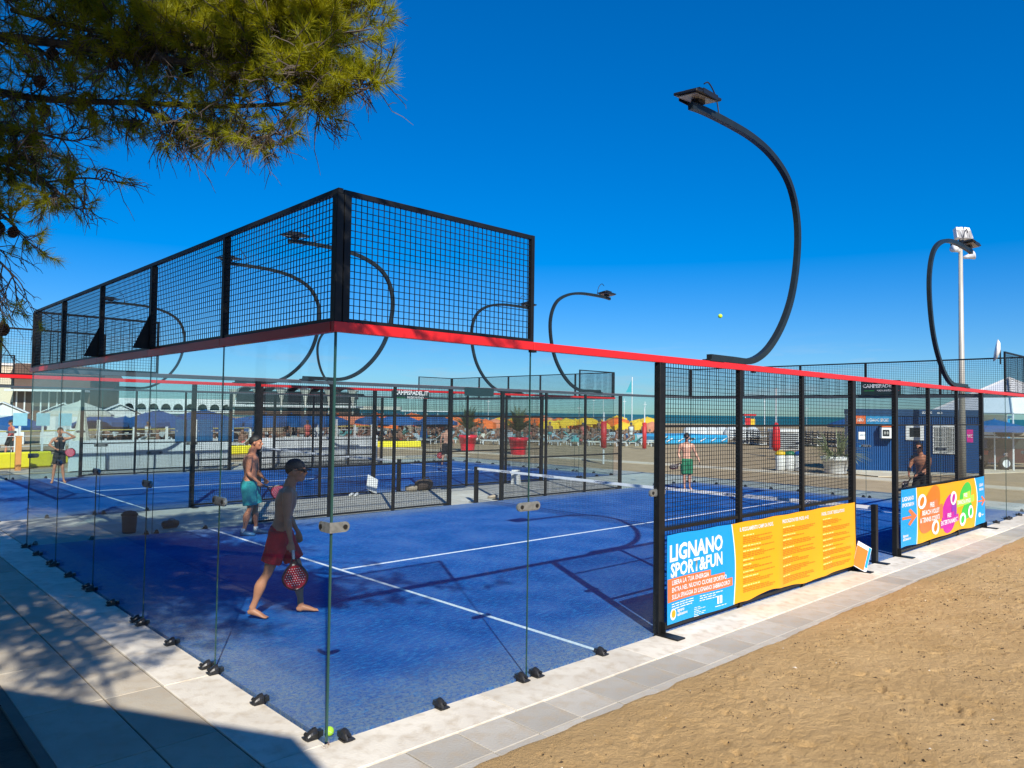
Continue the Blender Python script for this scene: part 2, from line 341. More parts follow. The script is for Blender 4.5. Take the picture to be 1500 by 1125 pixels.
# pale path across the sand behind the courts
M_path = mat('sandy_path', (.60, .51, .38), .9, 0, (.50, .41, .29), 1.2, .8, .2, 30)
b = MB()
P0 = [(28.2, -12), (28.0, 4), (27.6, 16), (26.6, 27), (24.5, 38), (20, 52)]
def strip(P, wd, z):
    bb = MB(); vs = []
    for i, p in enumerate(P):
        d = Vector(P[min(i+1, len(P)-1)])-Vector(P[max(i-1, 0)]); d.normalize(); nrm = Vector((-d.y, d.x))
        a = Vector(p)+nrm*wd/2; c = Vector(p)-nrm*wd/2
        vs += [(a.x, a.y, z), (c.x, c.y, z), (a.x, a.y, z-.06), (c.x, c.y, z-.06)]
    fs = []
    for i in range(len(P)-1):
        k = 4*i; fs += [(k, k+4, k+5, k+1), (k, k+2, k+6, k+4), (k+1, k+5, k+7, k+3)]
    bb.add(vs, fs); return bb
o = strip(P0, 1.3, -.03).build('path', M_path, recalc=True); tag(o, kind='structure')
o = strip([(24, 27.6), (2, 27.6), (-8, 27)], 1.6, -.035).build('path', M_path, recalc=True); tag(o, kind='structure')
o = strip([(29.5, 8.0), (36, 5.6), (48, 1.5), (60, -3)], 2.0, -.026).build('path', M_path, recalc=True); tag(o, kind='structure')

# sea with distant land
M_sea = mat('sea_water', (.004, .105, .11), .5, 0, (.008, .135, .13), .02, .9, .5, .35, .3, stretch=(1, 1, 1))
sd = Vector((math.cos(R(38)), math.sin(R(38)))); sn = Vector((-sd.y, sd.x))
b = MB(); c0 = sd*205; P = [c0-sn*3500, c0-sn*3500+sd*5500, c0+sn*3500+sd*5500, c0+sn*3500]
b.add([(p.x, p.y, .02) for p in P]+[(p.x, p.y, -.9) for p in P], [(0, 1, 2, 3), (0, 4, 5, 1), (3, 2, 6, 7), (0, 3, 7, 4)]); o = b.build('sea', M_sea, recalc=True); tag(o, kind='structure')

from mathutils.bvhtree import BVHTree
bvh = BVHTree.FromPolygons([v.co for v in sand_me.vertices], [tuple(p.vertices) for p in sand_me.polygons])
sv = SAND_DEBRIS.v
for i in range(0, len(sv), 5):
    h = bvh.ray_cast(Vector((sv[i+4][0], sv[i+4][1], 1)), Vector((0, 0, -1)))
    dz = (h[0].z-.022) if h[0] else -.03
    for k in range(5): sv[i+k] = (sv[i+k][0], sv[i+k][1], sv[i+k][2]+dz)
o = SAND_DEBRIS.build('sand_debris', [M_debris, M_shell]); tag(o, 'scattered dark bits and shell on the sand, partly standing in for shaded pits', 'debris', kind='stuff')
# ------------------------------------------------------------------ turf
def turf_mat():
    m = mat('blue_turf', (.0002, .055, .27), .9, 0, (.0006, .088, .40), 1.1, .8, 0, 1, .08, 6)
    n, N, L, bs = nodes_of(m); tc = N.new('ShaderNodeTexCoord')
    mp = N.new('ShaderNodeMapping'); mp.inputs['Scale'].default_value = (3.2, 11, 1); mp.inputs['Rotation'].default_value = (0, 0, R(-42)); L.new(tc.outputs['Object'], mp.inputs[0])
    nz = N.new('ShaderNodeTexNoise'); nz.inputs['Scale'].default_value = 2.6; nz.inputs['Detail'].default_value = 9; nz.inputs['Roughness'].default_value = .82; L.new(mp.outputs[0], nz.inputs['Vector'])
    r = N.new('ShaderNodeMapRange'); r.inputs[1].default_value = .49; r.inputs[2].default_value = .62; r.inputs[4].default_value = .95; L.new(nz.outputs[0], r.inputs[0])
    # sand gathers along the walls
    sx = N.new('ShaderNodeSeparateXYZ'); L.new(tc.outputs['Object'], sx.inputs[0])
    def wall(axis, half):
        a = N.new('ShaderNodeMath'); a.operation = 'SUBTRACT'; a.inputs[1].default_value = half; L.new(sx.outputs[axis], a.inputs[0])
        c = N.new('ShaderNodeMath'); c.operation = 'ABSOLUTE'; L.new(a.outputs[0], c.inputs[0])
        d = N.new('ShaderNodeMapRange'); d.inputs[1].default_value = half-1.15; d.inputs[2].default_value = half; d.interpolation_type = 'SMOOTHSTEP'; L.new(c.outputs[0], d.inputs[0]); return d
    e = N.new('ShaderNodeMath'); e.operation = 'MAXIMUM'; L.new(wall(0, 10).outputs[0], e.inputs[0]); L.new(wall(1, 5).outputs[0], e.inputs[1])
    n2 = N.new('ShaderNodeTexNoise'); n2.inputs['Scale'].default_value = 34; n2.inputs['Detail'].default_value = 5; n2.inputs['Roughness'].default_value = .8; L.new(tc.outputs['Object'], n2.inputs['Vector'])
    r2 = N.new('ShaderNodeMapRange'); r2.inputs[1].default_value = .36; r2.inputs[2].default_value = .62; L.new(n2.outputs[0], r2.inputs[0])
    n3 = N.new('ShaderNodeTexNoise'); n3.inputs['Scale'].default_value = 1.1; n3.inputs['Detail'].default_value = 5; L.new(tc.outputs['Object'], n3.inputs['Vector'])
    r3 = N.new('ShaderNodeMapRange'); r3.inputs[1].default_value = .42; r3.inputs[2].default_value = .70; r3.inputs[3].default_value = .05; r3.inputs[4].default_value = .85; L.new(n3.outputs[0], r3.inputs[0])
    ea = N.new('ShaderNodeMath'); ea.operation = 'ADD'; ea.use_clamp = True
    e3 = N.new('ShaderNodeMath'); e3.operation = 'MULTIPLY'; L.new(r3.outputs[0], e3.inputs[0]); e3.inputs[1].default_value = .42
    e4 = N.new('ShaderNodeMath'); e4.operation = 'MULTIPLY'; L.new(e.outputs[0], e4.inputs[0]); e4.inputs[1].default_value = 1.0
    L.new(e3.outputs[0], ea.inputs[0]); L.new(e4.outputs[0], ea.inputs[1])
    em = N.new('ShaderNodeMath'); em.operation = 'MULTIPLY'; L.new(ea.outputs[0], em.inputs[0]); L.new(r2.outputs[0], em.inputs[1])
    m1 = N.new('ShaderNodeMix'); m1.data_type = 'RGBA'; m1.inputs[7].default_value = (.016, .20, .50, 1); L.new(r.outputs[0], m1.inputs[0]); L.new(N[m['_mix']].outputs[2], m1.inputs[6])
    m2 = N.new('ShaderNodeMix'); m2.data_type = 'RGBA'; m2.inputs[7].default_value = (.19, .24, .30, 1); L.new(em.outputs[0], m2.inputs[0]); L.new(m1.outputs[2], m2.inputs[6])
    L.new(m2.outputs[2], bs.inputs['Base Color'])
    bb = N.new('ShaderNodeBump'); bb.inputs['Strength'].default_value = .6; bb.inputs['Distance'].default_value = .012; L.new(n2.outputs[0], bb.inputs['Height']); L.new(bb.outputs[0], bs.inputs['Normal'])
    return m
M_turf = turf_mat()
def court_floor(y0):
    b = MB(); b.span((.02, .02, -.2), (19.98, 9.98, .010)); f = b.build('court_floor', M_turf, loc=(0, y0, 0)); tag(f, kind='structure')
    for (a, c) in (((3.025, .03), (3.075, 9.97)), ((16.925, .03), (16.975, 9.97)), ((3.075, 4.975), (16.925, 5.025))):
        bb = MB(); bb.span((a[0], a[1], .0105), (c[0], c[1], .0145)); o = bb.build('court_line', M_line, f); tag(o, kind='structure')
court_floor(0); court_floor(13.5)

# ------------------------------------------------------------------ padel cage
def wires_x(b, x0, x1, y, z0, z1, step=.05, r=.0026):
    nx = int(round((x1-x0)/step)); nz = int(round((z1-z0)/step))
    for i in range(1, nx): xx = x0+(x1-x0)*i/nx; b.span((xx-r, y-r, z0), (xx+r, y+r, z1))
    for j in range(1, nz): zz = z0+(z1-z0)*j/nz; b.span((x0, y-3*r, zz-r), (x1, y-r, zz+r))
def wires_y(b, y0, y1, x, z0, z1, step=.05, r=.0026):
    ny = int(round((y1-y0)/step)); nz = int(round((z1-z0)/step))
    for i in range(1, ny): yy = y0+(y1-y0)*i/ny; b.span((x-r, yy-r, z0), (x+r, yy+r, z1))
    for j in range(1, nz): zz = z0+(z1-z0)*j/nz; b.span((x-3*r, y0, zz-r), (x-r, y1, zz+r))
def clamp_mesh():
    b = MB(); prof = []
    vs = []; fs = []; n = 9
    # domed wedge: tall at the glass (y=0), falling away from it
    for i in range(6):
        t = i/5; yy = -.105*t; h = .078*(1-t**2.2)+.006; wd = .050*(1-.35*t*t)
        for k in range(n):
            a = math.pi*k/(n-1); vs.append((math.cos(a)*wd, yy, max(math.sin(a), 0)**.7*h))
    for i in range(5):
        for k in range(n-1): fs.append((i*n+k, i*n+k+1, (i+1)*n+k+1, (i+1)*n+k))
    fs.append(tuple(range(n))); fs.append(tuple(5*n+k for k in range(n-1, -1, -1)))
    b.add(vs, fs); b.span((-.058, -.10, 0), (.058, .0, .010)); b.span((-.03, .014, 0), (.03, .06, .05))
    b.tube([(0, -.072, .03), (0, -.098, .052)], .017, 10); return b.mesh('foot_clamp', M_clamp, False, True)
CL = clamp_mesh()
def patch_mesh():
    b = MB()
    poly = [(-.105+.03*math.cos(a)-.0, .03*math.sin(a)) for a in np.linspace(math.pi/2, 3*math.pi/2, 7)]+[(.105+.03*math.cos(a), .03*math.sin(a)) for a in np.linspace(-math.pi/2, math.pi/2, 7)]
    b.prism(poly, -.016, .016, 1)
    o = [(-.105+.04*math.cos(a), .04*math.sin(a)) for a in np.linspace(math.pi/2, 3*math.pi/2, 7)]+[(.105+.04*math.cos(a), .04*math.sin(a)) for a in np.linspace(-math.pi/2, math.pi/2, 7)]
    b.prism(o, -.010, .010, 1); b.cur = 1
    for sx in (-1, 1): b.tube([(sx*.095, -.022, 0), (sx*.095, .022, 0)], .018, 12)
    return b.mesh('patch_plate', [M_plate, M_bolt], False, True)
PT = patch_mesh()
def make_cage():
    root = empty('padel_cage', (0, 0, 0), 0, 'nearer glass and black mesh padel court enclosure with red top rim', 'padel court')
    P = []
    def part(b, n, m, smooth=False): return b.build(n, m, root)
    def clampat(x, y, rz):
        o = link('foot_clamp', CL, None, root, (x, y, .010)); o.rotation_euler = (0, 0, rz); o.scale = (.80, .85, .85)
    def patchat(x, y, rz, z=1.53):
        o = link('patch_plate', PT, None, root, (x, y, z)); o.rotation_euler = (0, 0, rz)
    # ---- glass panes, 12 mm thick, 8 mm gaps with a dark edge
    def pane_mesh(L):
        b = MB(); b.span((.005, -.006, .012), (L-.005, .006, 2.945))
        b.cur = 1
        for xx in (.0025, L-.0025): b.span((xx-.0022, -.0055, .012), (xx+.0022, .0055, 2.945))
        return b.mesh('glass_pane', [M_glass, M_gedge])
    PM = pane_mesh(2.0)
    for xw, sgn in ((0, -1), (20, 1)):
        for i in range(5):
            o = link('glass_pane', PM, None, root, (xw, i*2.0, 0)); o.rotation_euler = (0, 0, R(90))
            rz = R(-90) if sgn < 0 else R(90)
            for yy in ((.13 if i == 0 else .09), 1.0, (1.87 if i == 4 else 1.91)): clampat(xw+sgn*.016, i*2+yy, rz)
            if i: patchat(xw, i*2, R(90))
    for yw, sgn in ((0, -1), (10, 1)):
        for x0 in (0, 2, 16, 18):
            if yw == 10 and 0: continue
            link('glass_pane', PM, None, root, (x0, yw, 0))
            for xx in ((.13 if x0 == 0 else .09), 1.0, (1.87 if x0 == 18 else 1.91)):
                if (x0, xx) in ((2, 1.91), (16, .09)): continue
                clampat(x0+xx, yw+sgn*.016, 0 if sgn < 0 else math.pi)
            if x0 in (2, 18): patchat(x0, yw, 0)
        for xx in (3.97, 16.03): patchat(xx, yw, 0)
    # corner angle plates
    for x0, y0, sx, sy in ((0, 0, 1, 1), (20, 0, -1, 1), (0, 10, 1, -1), (20, 10, -1, -1)):
        b = MB(); rd = [(x0+sx*(.10+.038*math.cos(t)), 1.53+.038*math.sin(t)) for t in np.linspace(-math.pi/2, math.pi/2, 8)]
        b.prism([(x0-sx*.026, 1.568), (x0-sx*.026, 1.492)]+rd, y0-sy*.024, y0-sy*.009, 1)
        rd = [(y0+sy*(.10+.038*math.cos(t)), 1.53+.038*math.sin(t)) for t in np.linspace(-math.pi/2, math.pi/2, 8)]
        b.prism([(y0-sy*.008, 1.568), (y0-sy*.008, 1.492)]+rd, x0-sx*.026, x0-sx*.009, 0)
        c_b = MB(); c_b.tube([(x0+sx*.10, y0-sy*.032, 1.53), (x0+sx*.10, y0-sy*.0245, 1.53)], .017, 12); c_b.build('bolt', M_bolt, root); c_b = MB(); c_b.tube([(x0-sx*.034, y0+sy*.10, 1.53), (x0-sx*.0265, y0+sy*.10, 1.53)], .017, 12); c_b.build('bolt', M_bolt, root)
        c_b = MB(); c_b.span((x0-.0075, y0-.0075, .012), (x0+.0075, y0+.0075, 2.944)); c_b.build('corner_seal', M_gedge, root)
        b.build('corner_plate', M_plate, root, recalc=True)
    # ---- rim: red outer face, grey inner channel
    RX = [-.045, 2, 4, 6, 8, 10, 12, 14, 16, 18, 20.045]
    for i in range(10):
        for y0_, y1_ in ((-.045, -.004), (10.004, 10.045)): b = MB(); b.span((RX[i]+.002, y0_, 2.945), (RX[i+1]-.002, y1_, 3.02), .003); part(b, 'rim', M_red)
    for i in range(5):
        for x0_, x1_ in ((-.045, -.004), (20.004, 20.045)): b = MB(); b.span((x0_, max(i*2+.002, -.002), 2.945), (x1_, i*2+1.998, 3.02), .003); part(b, 'rim', M_red)
    for i in range(1, 10):
        b = MB(); b.span((i*2-.03, -.050, 2.925), (i*2+.03, -.006, 2.944)); part(b, 'joint_plate', M_frame)
    for a, c in (((-.004, -.004), (20.004, .03)), ((-.004, 9.97), (20.004, 10.004)), ((-.004, .03), (.03, 9.97)), ((19.97, .03), (20.004, 9.97))):
        b = MB(); b.span((a[0], a[1], 2.948), (c[0], c[1], 3.017)); part(b, 'top_channel', M_inner)
    # ---- posts of the side walls
    main, thin = (4, 9.1, 10.9, 16), (5.7, 7.4, 12.6, 14.3)
    for yw, sgn in ((0, -1), (10, 1)):
        for xx in main:
            b = MB(); b.span((xx-.05, yw-.0-sgn*.034, .012), (xx+.05, yw+sgn*.046, 2.946), .004); q = part(b, 'post', M_frame)
            b = MB(); b.span((xx-.07, yw-.04*0+sgn*.0, .006), (xx+.07, yw+sgn*.30, .020)); b.span((xx-.006, yw+sgn*.046, .02), (xx+.006, yw+sgn*.10, .14)); b.build('base_plate', M_frame, q)
        for xx in thin:
            b = MB(); b.span((xx-.034, yw-.03, .012), (xx+.034, yw+.03, 2.946), .003); part(b, 'post', M_frame)
        spans = [(4, 5.7), (5.7, 7.4), (7.4, 9.1), (10.9, 12.6), (12.6, 14.3), (14.3, 16)]
        for a, c in spans:
            x0, x1 = a+.051, c-.051
            for hy, za, zc in ((.02, .035, .075), (.018, 1.10, 1.14), (.014, 2.235, 2.262)): b = MB(); b.span((x0, yw-hy, za), (x1, yw+hy, zc)); part(b, 'rail', M_frame)
            b = MB(); wires_x(b, x0, x1, yw+sgn*.008, .06, 2.945); o = part(b, 'wire_mesh', M_wire); o['kind'] = 'stuff'
        b = MB(); b.span((9.151, yw-.014, 2.235), (10.849, yw+.014, 2.262)); part(b, 'lintel_bar', M_frame)
        b = MB(); wires_x(b, 9.151, 10.849, yw+sgn*.008, 2.25, 2.945); o = part(b, 'wire_mesh', M_wire); o['kind'] = 'stuff'
    # ---- upper fences
    for xw, s in ((0, 1), (20, -1)):
        for i in range(6):
            hw = .03
            b = MB(); b.span((xw-.03, i*2-hw, 3.021), (xw+.03, i*2+hw, 3.962), .003); part(b, 'fence_post', M_frame)
        for i in (2, 3):
            b = MB(); b.prism([(xw-s*.031, 3.03), (xw-s*.20, 3.03), (xw-s*.031, 3.42)], i*2-.006, i*2+.006, 1); part(b, 'gusset', M_frame)
        b = MB(); b.span((xw-.02, -.03, 3.963), (xw+.02, 10.03, 4.0)); part(b, 'fence_rail', M_frame); b = MB(); b.span((xw-.02, .031, 3.021), (xw+.02, 9.969, 3.05)); part(b, 'fence_rail', M_frame)
        for i in range(5):
            b = MB(); wires_y(b, i*2+.031, i*2+1.969, xw, 3.05, 3.963); o = part(b, 'wire_mesh', M_wire); o['kind'] = 'stuff'
        for yw in (0, 10):
            xa, xb = xw+s*.075, xw+s*2.0
            b = MB(); b.span((xw+s*.036, yw-.03, 3.021), (xw+s*.094, yw+.03, 3.962), .003); part(b, 'fence_post', M_frame)
            b = MB(); b.span((xb-.02, yw-.02, 3.021), (xb+.02, yw+.02, 4.0)); part(b, 'fence_post', M_frame)
            b = MB(); b.span((xw+s*.036, yw-.018, 3.963), (xb-s*.021, yw+.018, 3.999)); part(b, 'fence_rail', M_frame); b = MB(); b.span((xw+s*.095, yw-.018, 3.021), (xb-s*.021, yw+.018, 3.05)); part(b, 'fence_rail', M_frame)
            b = MB(); wires_x(b, min(xw+s*.095, xb), max(xw+s*.095, xb), yw, 3.05, 3.963); o = part(b, 'wire_mesh', M_wire); o['kind'] = 'stuff'
    return root
cage = make_cage()
cage2 = copy_tree(cage); cage2.location = (0, 13.5, 0); cage2['label'] = 'farther glass and black mesh padel court enclosure nearest the beach'

# ------------------------------------------------------------------ text
DG = None
def text_mesh(s, size, bold=0.0, align='LEFT', shear=0, sx=1.0, spacing=1.0):
    c = bpy.data.curves.new('t', 'FONT'); c.body = s; c.size = size; c.offset = bold*size; c.align_x = align; c.shear = shear; c.resolution_u = 2; c.space_character = spacing
    ob = bpy.data.objects.new('t', c); col.objects.link(ob); dg = bpy.context.evaluated_depsgraph_get()
    me = bpy.data.meshes.new_from_object(ob.evaluated_get(dg)); bpy.data.objects.remove(ob); bpy.data.curves.remove(c)
    for v in me.vertices: v.co.x *= sx
    return me
def text_on_xz(name, s, x, z, size, m, parent, y=0, bold=.02, f=None, rot=0, sx=1, align='LEFT', flip=1, shear=0):
    """lettering facing -Y; f(x,z) gives the cloth offset"""
    me = text_mesh(s, size, bold, align, shear, sx); ca, sa = math.cos(rot), math.sin(rot)
    for v in me.vertices:
        a, b_ = v.co.x, v.co.y; X = x+a*ca-b_*sa; Z = z+a*sa+b_*ca
        v.co = (X, y+(f(X, Z) if f else 0), Z)
    me.materials.clear(); me.materials.append(m)
    return link(name, me, None, parent)
M_ink = mat('white_print', (.80, .80, .78), .6)

# ------------------------------------------------------------------ nets
def make_net(y0, label):
    root = empty('padel_net', (10, y0, 0), 0, label, 'net')
    b = MB()
    for i in range(1, 226): yy = i*10/226; h = .90-.03*(1-abs(yy-5)/5); b.span((-.0012, yy-.0012, .02), (.0012, yy+.0012, h))
    for j in range(1, 20): zz = .02+j*.044; b.span((-.0036, .05, zz-.0012), (-.0012, 9.95, zz+.0012))
    o = b.build('netting', M_wire, root); o['kind'] = 'stuff'
    b = MB()
    for i in range(20):
        ya, yb = .05+i*.495, .05+(i+1)*.495; h = lambda t: .925-.035*(1-abs(t-5)/5)
        vs = []
        for t in (ya, yb):
            for dx in (-.012, .012):
                for dz in (-.055, 0): vs.append((dx, t, h(t)+dz))
        b.add(vs, [(0, 1, 3, 2), (4, 6, 7, 5), (0, 4, 5, 1), (2, 3, 7, 6), (1, 5, 7, 3), (0, 2, 6, 4)])
    bd = b.build('band', M_band, root, recalc=True)
    for y in (1.0, 2.6, 4.2, 5.8, 7.4, 8.9):
        me = text_mesh('CAMPISPADEL', .062, .02, 'CENTER'); 
        for v in me.vertices: a, c = v.co.x, v.co.y; v.co = (-.0135, y-a, .885-.03*(1-abs(y-5)/5)+c-.008)
        me.materials.clear(); me.materials.append(M_navy); link('band_print', me, None, bd)
    for y in (0.0, 10.0):
        b = MB(); b.span((-.05, y-.04, .012), (.05, y+.04, .95), .004); b.span((-.07, y-(.22 if y == 0 else .04), .006), (.07, y+(.04 if y == 0 else .22), .018)); b.build('post', M_frame, root)
    return root
M_navy = mat('navy_print', (.02, .05, .16), .6)
make_net(0, 'white banded net across the nearer blue padel court')
make_net(13.5, 'white banded net across the farther blue padel court')

# ------------------------------------------------------------------ C-shaped floodlights
def catmull(P, n=6):
    P = [Vector(p) for p in P]; out = []
    for i in range(len(P)-1):
        p0, p1, p2, p3 = P[max(i-1, 0)], P[i], P[i+1], P[min(i+2, len(P)-1)]
        for k in range(n):
            t = k/n; out.append(.5*((2*p1)+(p2-p0)*t+(2*p0-5*p1+4*p2-p3)*t*t+(3*p1-p0-3*p2+p3)*t**3))
    out.append(P[-1]); return out
def make_lamp():
    root = empty('court_floodlight', (0, 0, 3.02))
    prof = [(0, .045), (.5, .045), (.92, .05), (1.25, .15), (1.55, .34), (1.85, .64), (2.09, 1.02), (2.24, 1.5), (2.28, 1.98), (2.17, 2.38), (1.93, 2.67), (1.5, 2.87), (1.0, 2.965), (.45, 2.99), (-.12, 2.985), (-.42, 2.96)]
    pts = catmull([(x, 0, z) for x, z in prof], 4)
    b = MB(); rr = [.058+.0*(i/len(pts)) for i in range(len(pts))]
    b.tube(pts, [(.050, .054)]*len(pts), 4, True, (0, 1, 0), sq=True); b.build('arm', M_lamp, root, recalc=True)
    b = MB(); b.box((.1, 0, .012), (.32, .11, .02)); b.tube([(.0, .03, .0), (.0, .03, .03)], .012, 8); b.build('mounting_foot', M_lamp, root)
    b = MB(); b.span((-.33, -.05, 3.03), (-.19, .05, 3.085)); b.span((-.41, -.17, 3.07), (-.10, -.162, 3.13)); b.span((-.41, .162, 3.07), (-.10, .17, 3.13)); b.build('bracket', M_fix, root)
    # flood unit tilted toward the court
    Mx = Matrix.Rotation(R(-4), 4, 'Y') @ Matrix.Rotation(R(6), 4, 'X'); c = Vector((-.27, 0, 3.11))
    b = MB(); b.box(c, (.54, .32, .034), Mx, .008); q = b.build('lamp_housing', M_fix, root)
    b = MB(); b.box(c+Mx @ Vector((-.02, 0, -.028)), (.44, .25, .010), Mx); b.build('lens', M_lens, q)
    b = MB()
    for i in range(9): b.box(c+Mx @ Vector((-.11+i*.028, 0, .045)), (.010, .20, .055), Mx)
    b.box(c+Mx @ Vector((0, 0, .026)), (.26, .21, .016), Mx); b.build('heat_sink', M_fix, q)
    b = MB(); b.tube(catmull([(-.1, .02, 3.33), (.02, .03, 3.38), (.16, .02, 3.25), (.2, 0, 3.03)], 4), .009, 6); b.build('cable', M_fix, root)
    return root
lamp = make_lamp()
spots = [(5, 0, 1, 'large curved black floodlight rising from the near red rim'), (15, 0, -1, 'curved black floodlight crossing the tall grey pole at right'),
         (5, 10, 1, 'curved black floodlight whose head shows beside the corner fence post'), (15, 10, -1, 'curved black floodlight standing clear right of the upper mesh fence'),
         (5, 13.5, 1, 'curved black floodlight in the second bay of the upper mesh fence'), (15, 13.5, -1, 'curved black floodlight seen through the end of the short mesh fence'),
         (5, 23.5, 1, 'small curved black floodlight farthest left behind the mesh fence'), (15, 23.5, -1, 'small curved black floodlight seen through the glass beside the corner')]
for i, (x, y, s, lb) in enumerate(spots):
    o = lamp if i == 0 else copy_tree(lamp); o.location = (x, y, 3.02); o.rotation_euler = (0, 0, 0 if s > 0 else math.pi)
    tag(o, lb, 'floodlight', 'C-shaped floodlights on the court rims')

# ------------------------------------------------------------------ banners on the near wall
M_cyan = mat('banner_cyan', (.0, .30, .66), .5, 0, (.0, .27, .61), 2, .5); M_yel = mat('banner_yellow', (.80, .36, .002), .5, 0, (.77, .33, .002), 2, .6)
M_org = mat('banner_orange', (.86, .17, .045), .5); M_or2 = mat('banner_amber', (.72, .17, .004), .5); M_pale = mat('banner_pale_yellow', (.92, .74, .22), .5)
M_mag = mat('banner_magenta', (.52, .005, .30), .5); M_grn = mat('banner_green', (.04, .50, .05), .5); M_lim = mat('banner_lime', (.42, .72, .05), .5); M_pur = mat('banner_purple', (.25, .02, .38), .5)
def cloth(name, m, x0f, x1f, z0f, z1f, f, parent, nx=40, nz=12, off=0):
    b = MB(); vs = []
    for i in range(nx+1):
        for j in range(nz+1):
            v = j/nz; zz = None
            u = i/nx
            xx = x0f(v)*(1-u)+x1f(v)*u; z0 = z0f(xx); z1 = z1f(xx); zz = z0+(z1-z0)*v
            vs.append((xx, off+f(xx, zz), zz))
    n = len(vs); vs += [(x, y+.0018, z) for x, y, z in vs]; fs = []
    for i in range(nx):
        for j in range(nz):
            a = i*(nz+1)+j; q = (a, a+nz+1, a+nz+2, a+1); fs.append(q); fs.append(tuple(n+k for k in reversed(q)))
    b.add(vs, fs); return b.build(name, m, parent, smooth=True)
def discs(name, m, cx, cz, rx, rz, f, parent, off, tilt=0, n=28, inner=None):
    b = MB(); vs = []; rings = [inner or 0.0, 1.0] if inner else [0, .5, 1.0]
    for r in rings:
        for k in range(n):
            a = 2*math.pi*k/n; ux, uz = rx*r*math.cos(a), rz*r*math.sin(a); X = cx+ux*math.cos(tilt)-uz*math.sin(tilt); Z = cz+ux*math.sin(tilt)+uz*math.cos(tilt)
            vs.append((X, off+f(X, Z), Z))
    fs = [(i*n+k, i*n+(k+1) % n, (i+1)*n+(k+1) % n, (i+1)*n+k) for i in range(len(rings)-1) for k in range(n)]
    b.add(vs, fs); return b.build(name, m, parent)
def quadp(name, m, x0, z0, x1, z1, f, parent, off, tilt=0, nx=26):
    b = MB(); vs = []; cx, cz = (x0+x1)/2, (z0+z1)/2
    for i in range(nx+1):
        for zz in (z0, z1):
            xx = x0+(x1-x0)*i/nx; dx, dz = xx-cx, zz-cz; X = cx+dx*math.cos(tilt)-dz*math.sin(tilt); Z = cz+dx*math.sin(tilt)+dz*math.cos(tilt); vs.append((X, off+f(X, Z), Z))
    b.add(vs, [(2*i, 2*i+2, 2*i+3, 2*i+1) for i in range(nx)]); return b.build(name, m, parent)
def f1(x, z):
    t = (1.07-z)
    return -.075-.016*math.sin(x*2.2+1)*t-.010*math.sin(x*5.1+z*2)*(.3+t)-.022*math.exp(-((x-6.55)/.10)**2)*t-.018*math.exp(-((x-8.0)/.16)**2)*t
bn = empty('rules_banner', (0, 0, 0), 0, 'long yellow rules banner with a blue LIGNANO SPORT&FUN panel tied to the mesh', 'banner')
split = lambda v: 5.42+.07*math.sin(v*math.pi)-.03*v
zb1 = lambda x: .10+.014*math.sin(x*2.2+.5)+.030*math.exp(-((x-6.35)/.3)**2)-.02*math.exp(-((x-5.8)/.16)**2)-.022*math.exp(-((x-7.35)/.2)**2)
zt1 = lambda x: 1.065+.004*math.sin(x*9)
cloth('cyan_cloth', M_cyan, lambda v: 4.06, split, zb1, zt1, f1, bn, 20)
cloth('white_edge', M_ink, split, lambda v: split(v)+.018, zb1, zt1, f1, bn, 1)
cloth('yellow_cloth', M_yel, lambda v: split(v)+.018, lambda v: 9.03, zb1, zt1, f1, bn, 60)
Y1 = -.0035
text_on_xz('title_lettering', 'LIGNANO', 4.10, .775, .245, M_ink, bn, Y1, .035, f1, R(1), .98)
text_on_xz('title_lettering', 'SPORT&FUN', 4.13, .60, .205, M_ink, bn, Y1, .032, f1, R(1), .92)
for (x0, x1, z0, z1) in ((4.065, 4.92, .50, .585), (4.065, 5.22, .42, .515), (4.065, 5.40, .335, .43)): quadp('orange_strip', M_org, x0, z0, x1, z1, f1, bn, -.005 if z0 != .42 else -.0056)
text_on_xz('slogan_lettering', 'LIBERA LA TUA ENERGIA', 4.14, .515, .072, M_ink, bn, -.012, .018, f1, 0, .92)
text_on_xz('slogan_lettering', 'ENTRA NEL NUOVO CUORE SPORTIVO', 4.14, .437, .072, M_ink, bn, -.012, .018, f1, 0, .87)
text_on_xz('slogan_lettering', 'SULLA SPIAGGIA DI LIGNANO SABBIADORO!', 4.14, .36, .072, M_ink, bn, -.012, .018, f1, 0, .82)
def lines(cols_, m, f, par, off, name='small_print'):
    b = MB()
    for (x0, x1, zt, n, dz, th, jit) in cols_:
        for k in range(n):
            z = zt-k*dz; xe = x1-(rnd.random()**2)*jit*(x1-x0); xx = x0
            while xx < xe-.02:
                wl = rnd.uniform(.03, .11); xb = min(xx+wl, xe); vs = []
                for X in (xx, xb):
                    for Z in (z, z+th): vs.append((X, off+f(X, Z), Z))
                b.add(vs, [(0, 2, 3, 1)]); xx = xb+.016
    o = b.build(name, m, par); o['kind'] = 'stuff'; return o
lines([(4.15, 4.62, .300, 3, .026, .009, .4), (4.72, 5.18, .300, 3, .026, .009, .5), (4.62, 4.84, .185, 6, .020, .006, .6), (5.02, 5.28, .135, 1, .02, .008, .1)], M_ink, f1, bn, -.004)
discs('round_logo', M_ink, 4.18, .195, .062, .062, f1, bn, -.004); discs('round_logo', M_yel, 4.185, .200, .042, .042, f1, bn, -.0065)
text_on_xz('logo_lettering', 'lignano', 4.27, .205, .052, M_ink, bn, -.004, .02, f1); text_on_xz('logo_lettering', 'sabbiadoro', 4.27, .16, .048, M_ink, bn, -.004, .02, f1)
quadp('small_logo', M_ink, 5.06, .165, 5.10, .255, f1, bn, -.004, .0, 1); quadp('small_logo', M_ink, 5.12, .165, 5.16, .255, f1, bn, -.004, .0, 1)
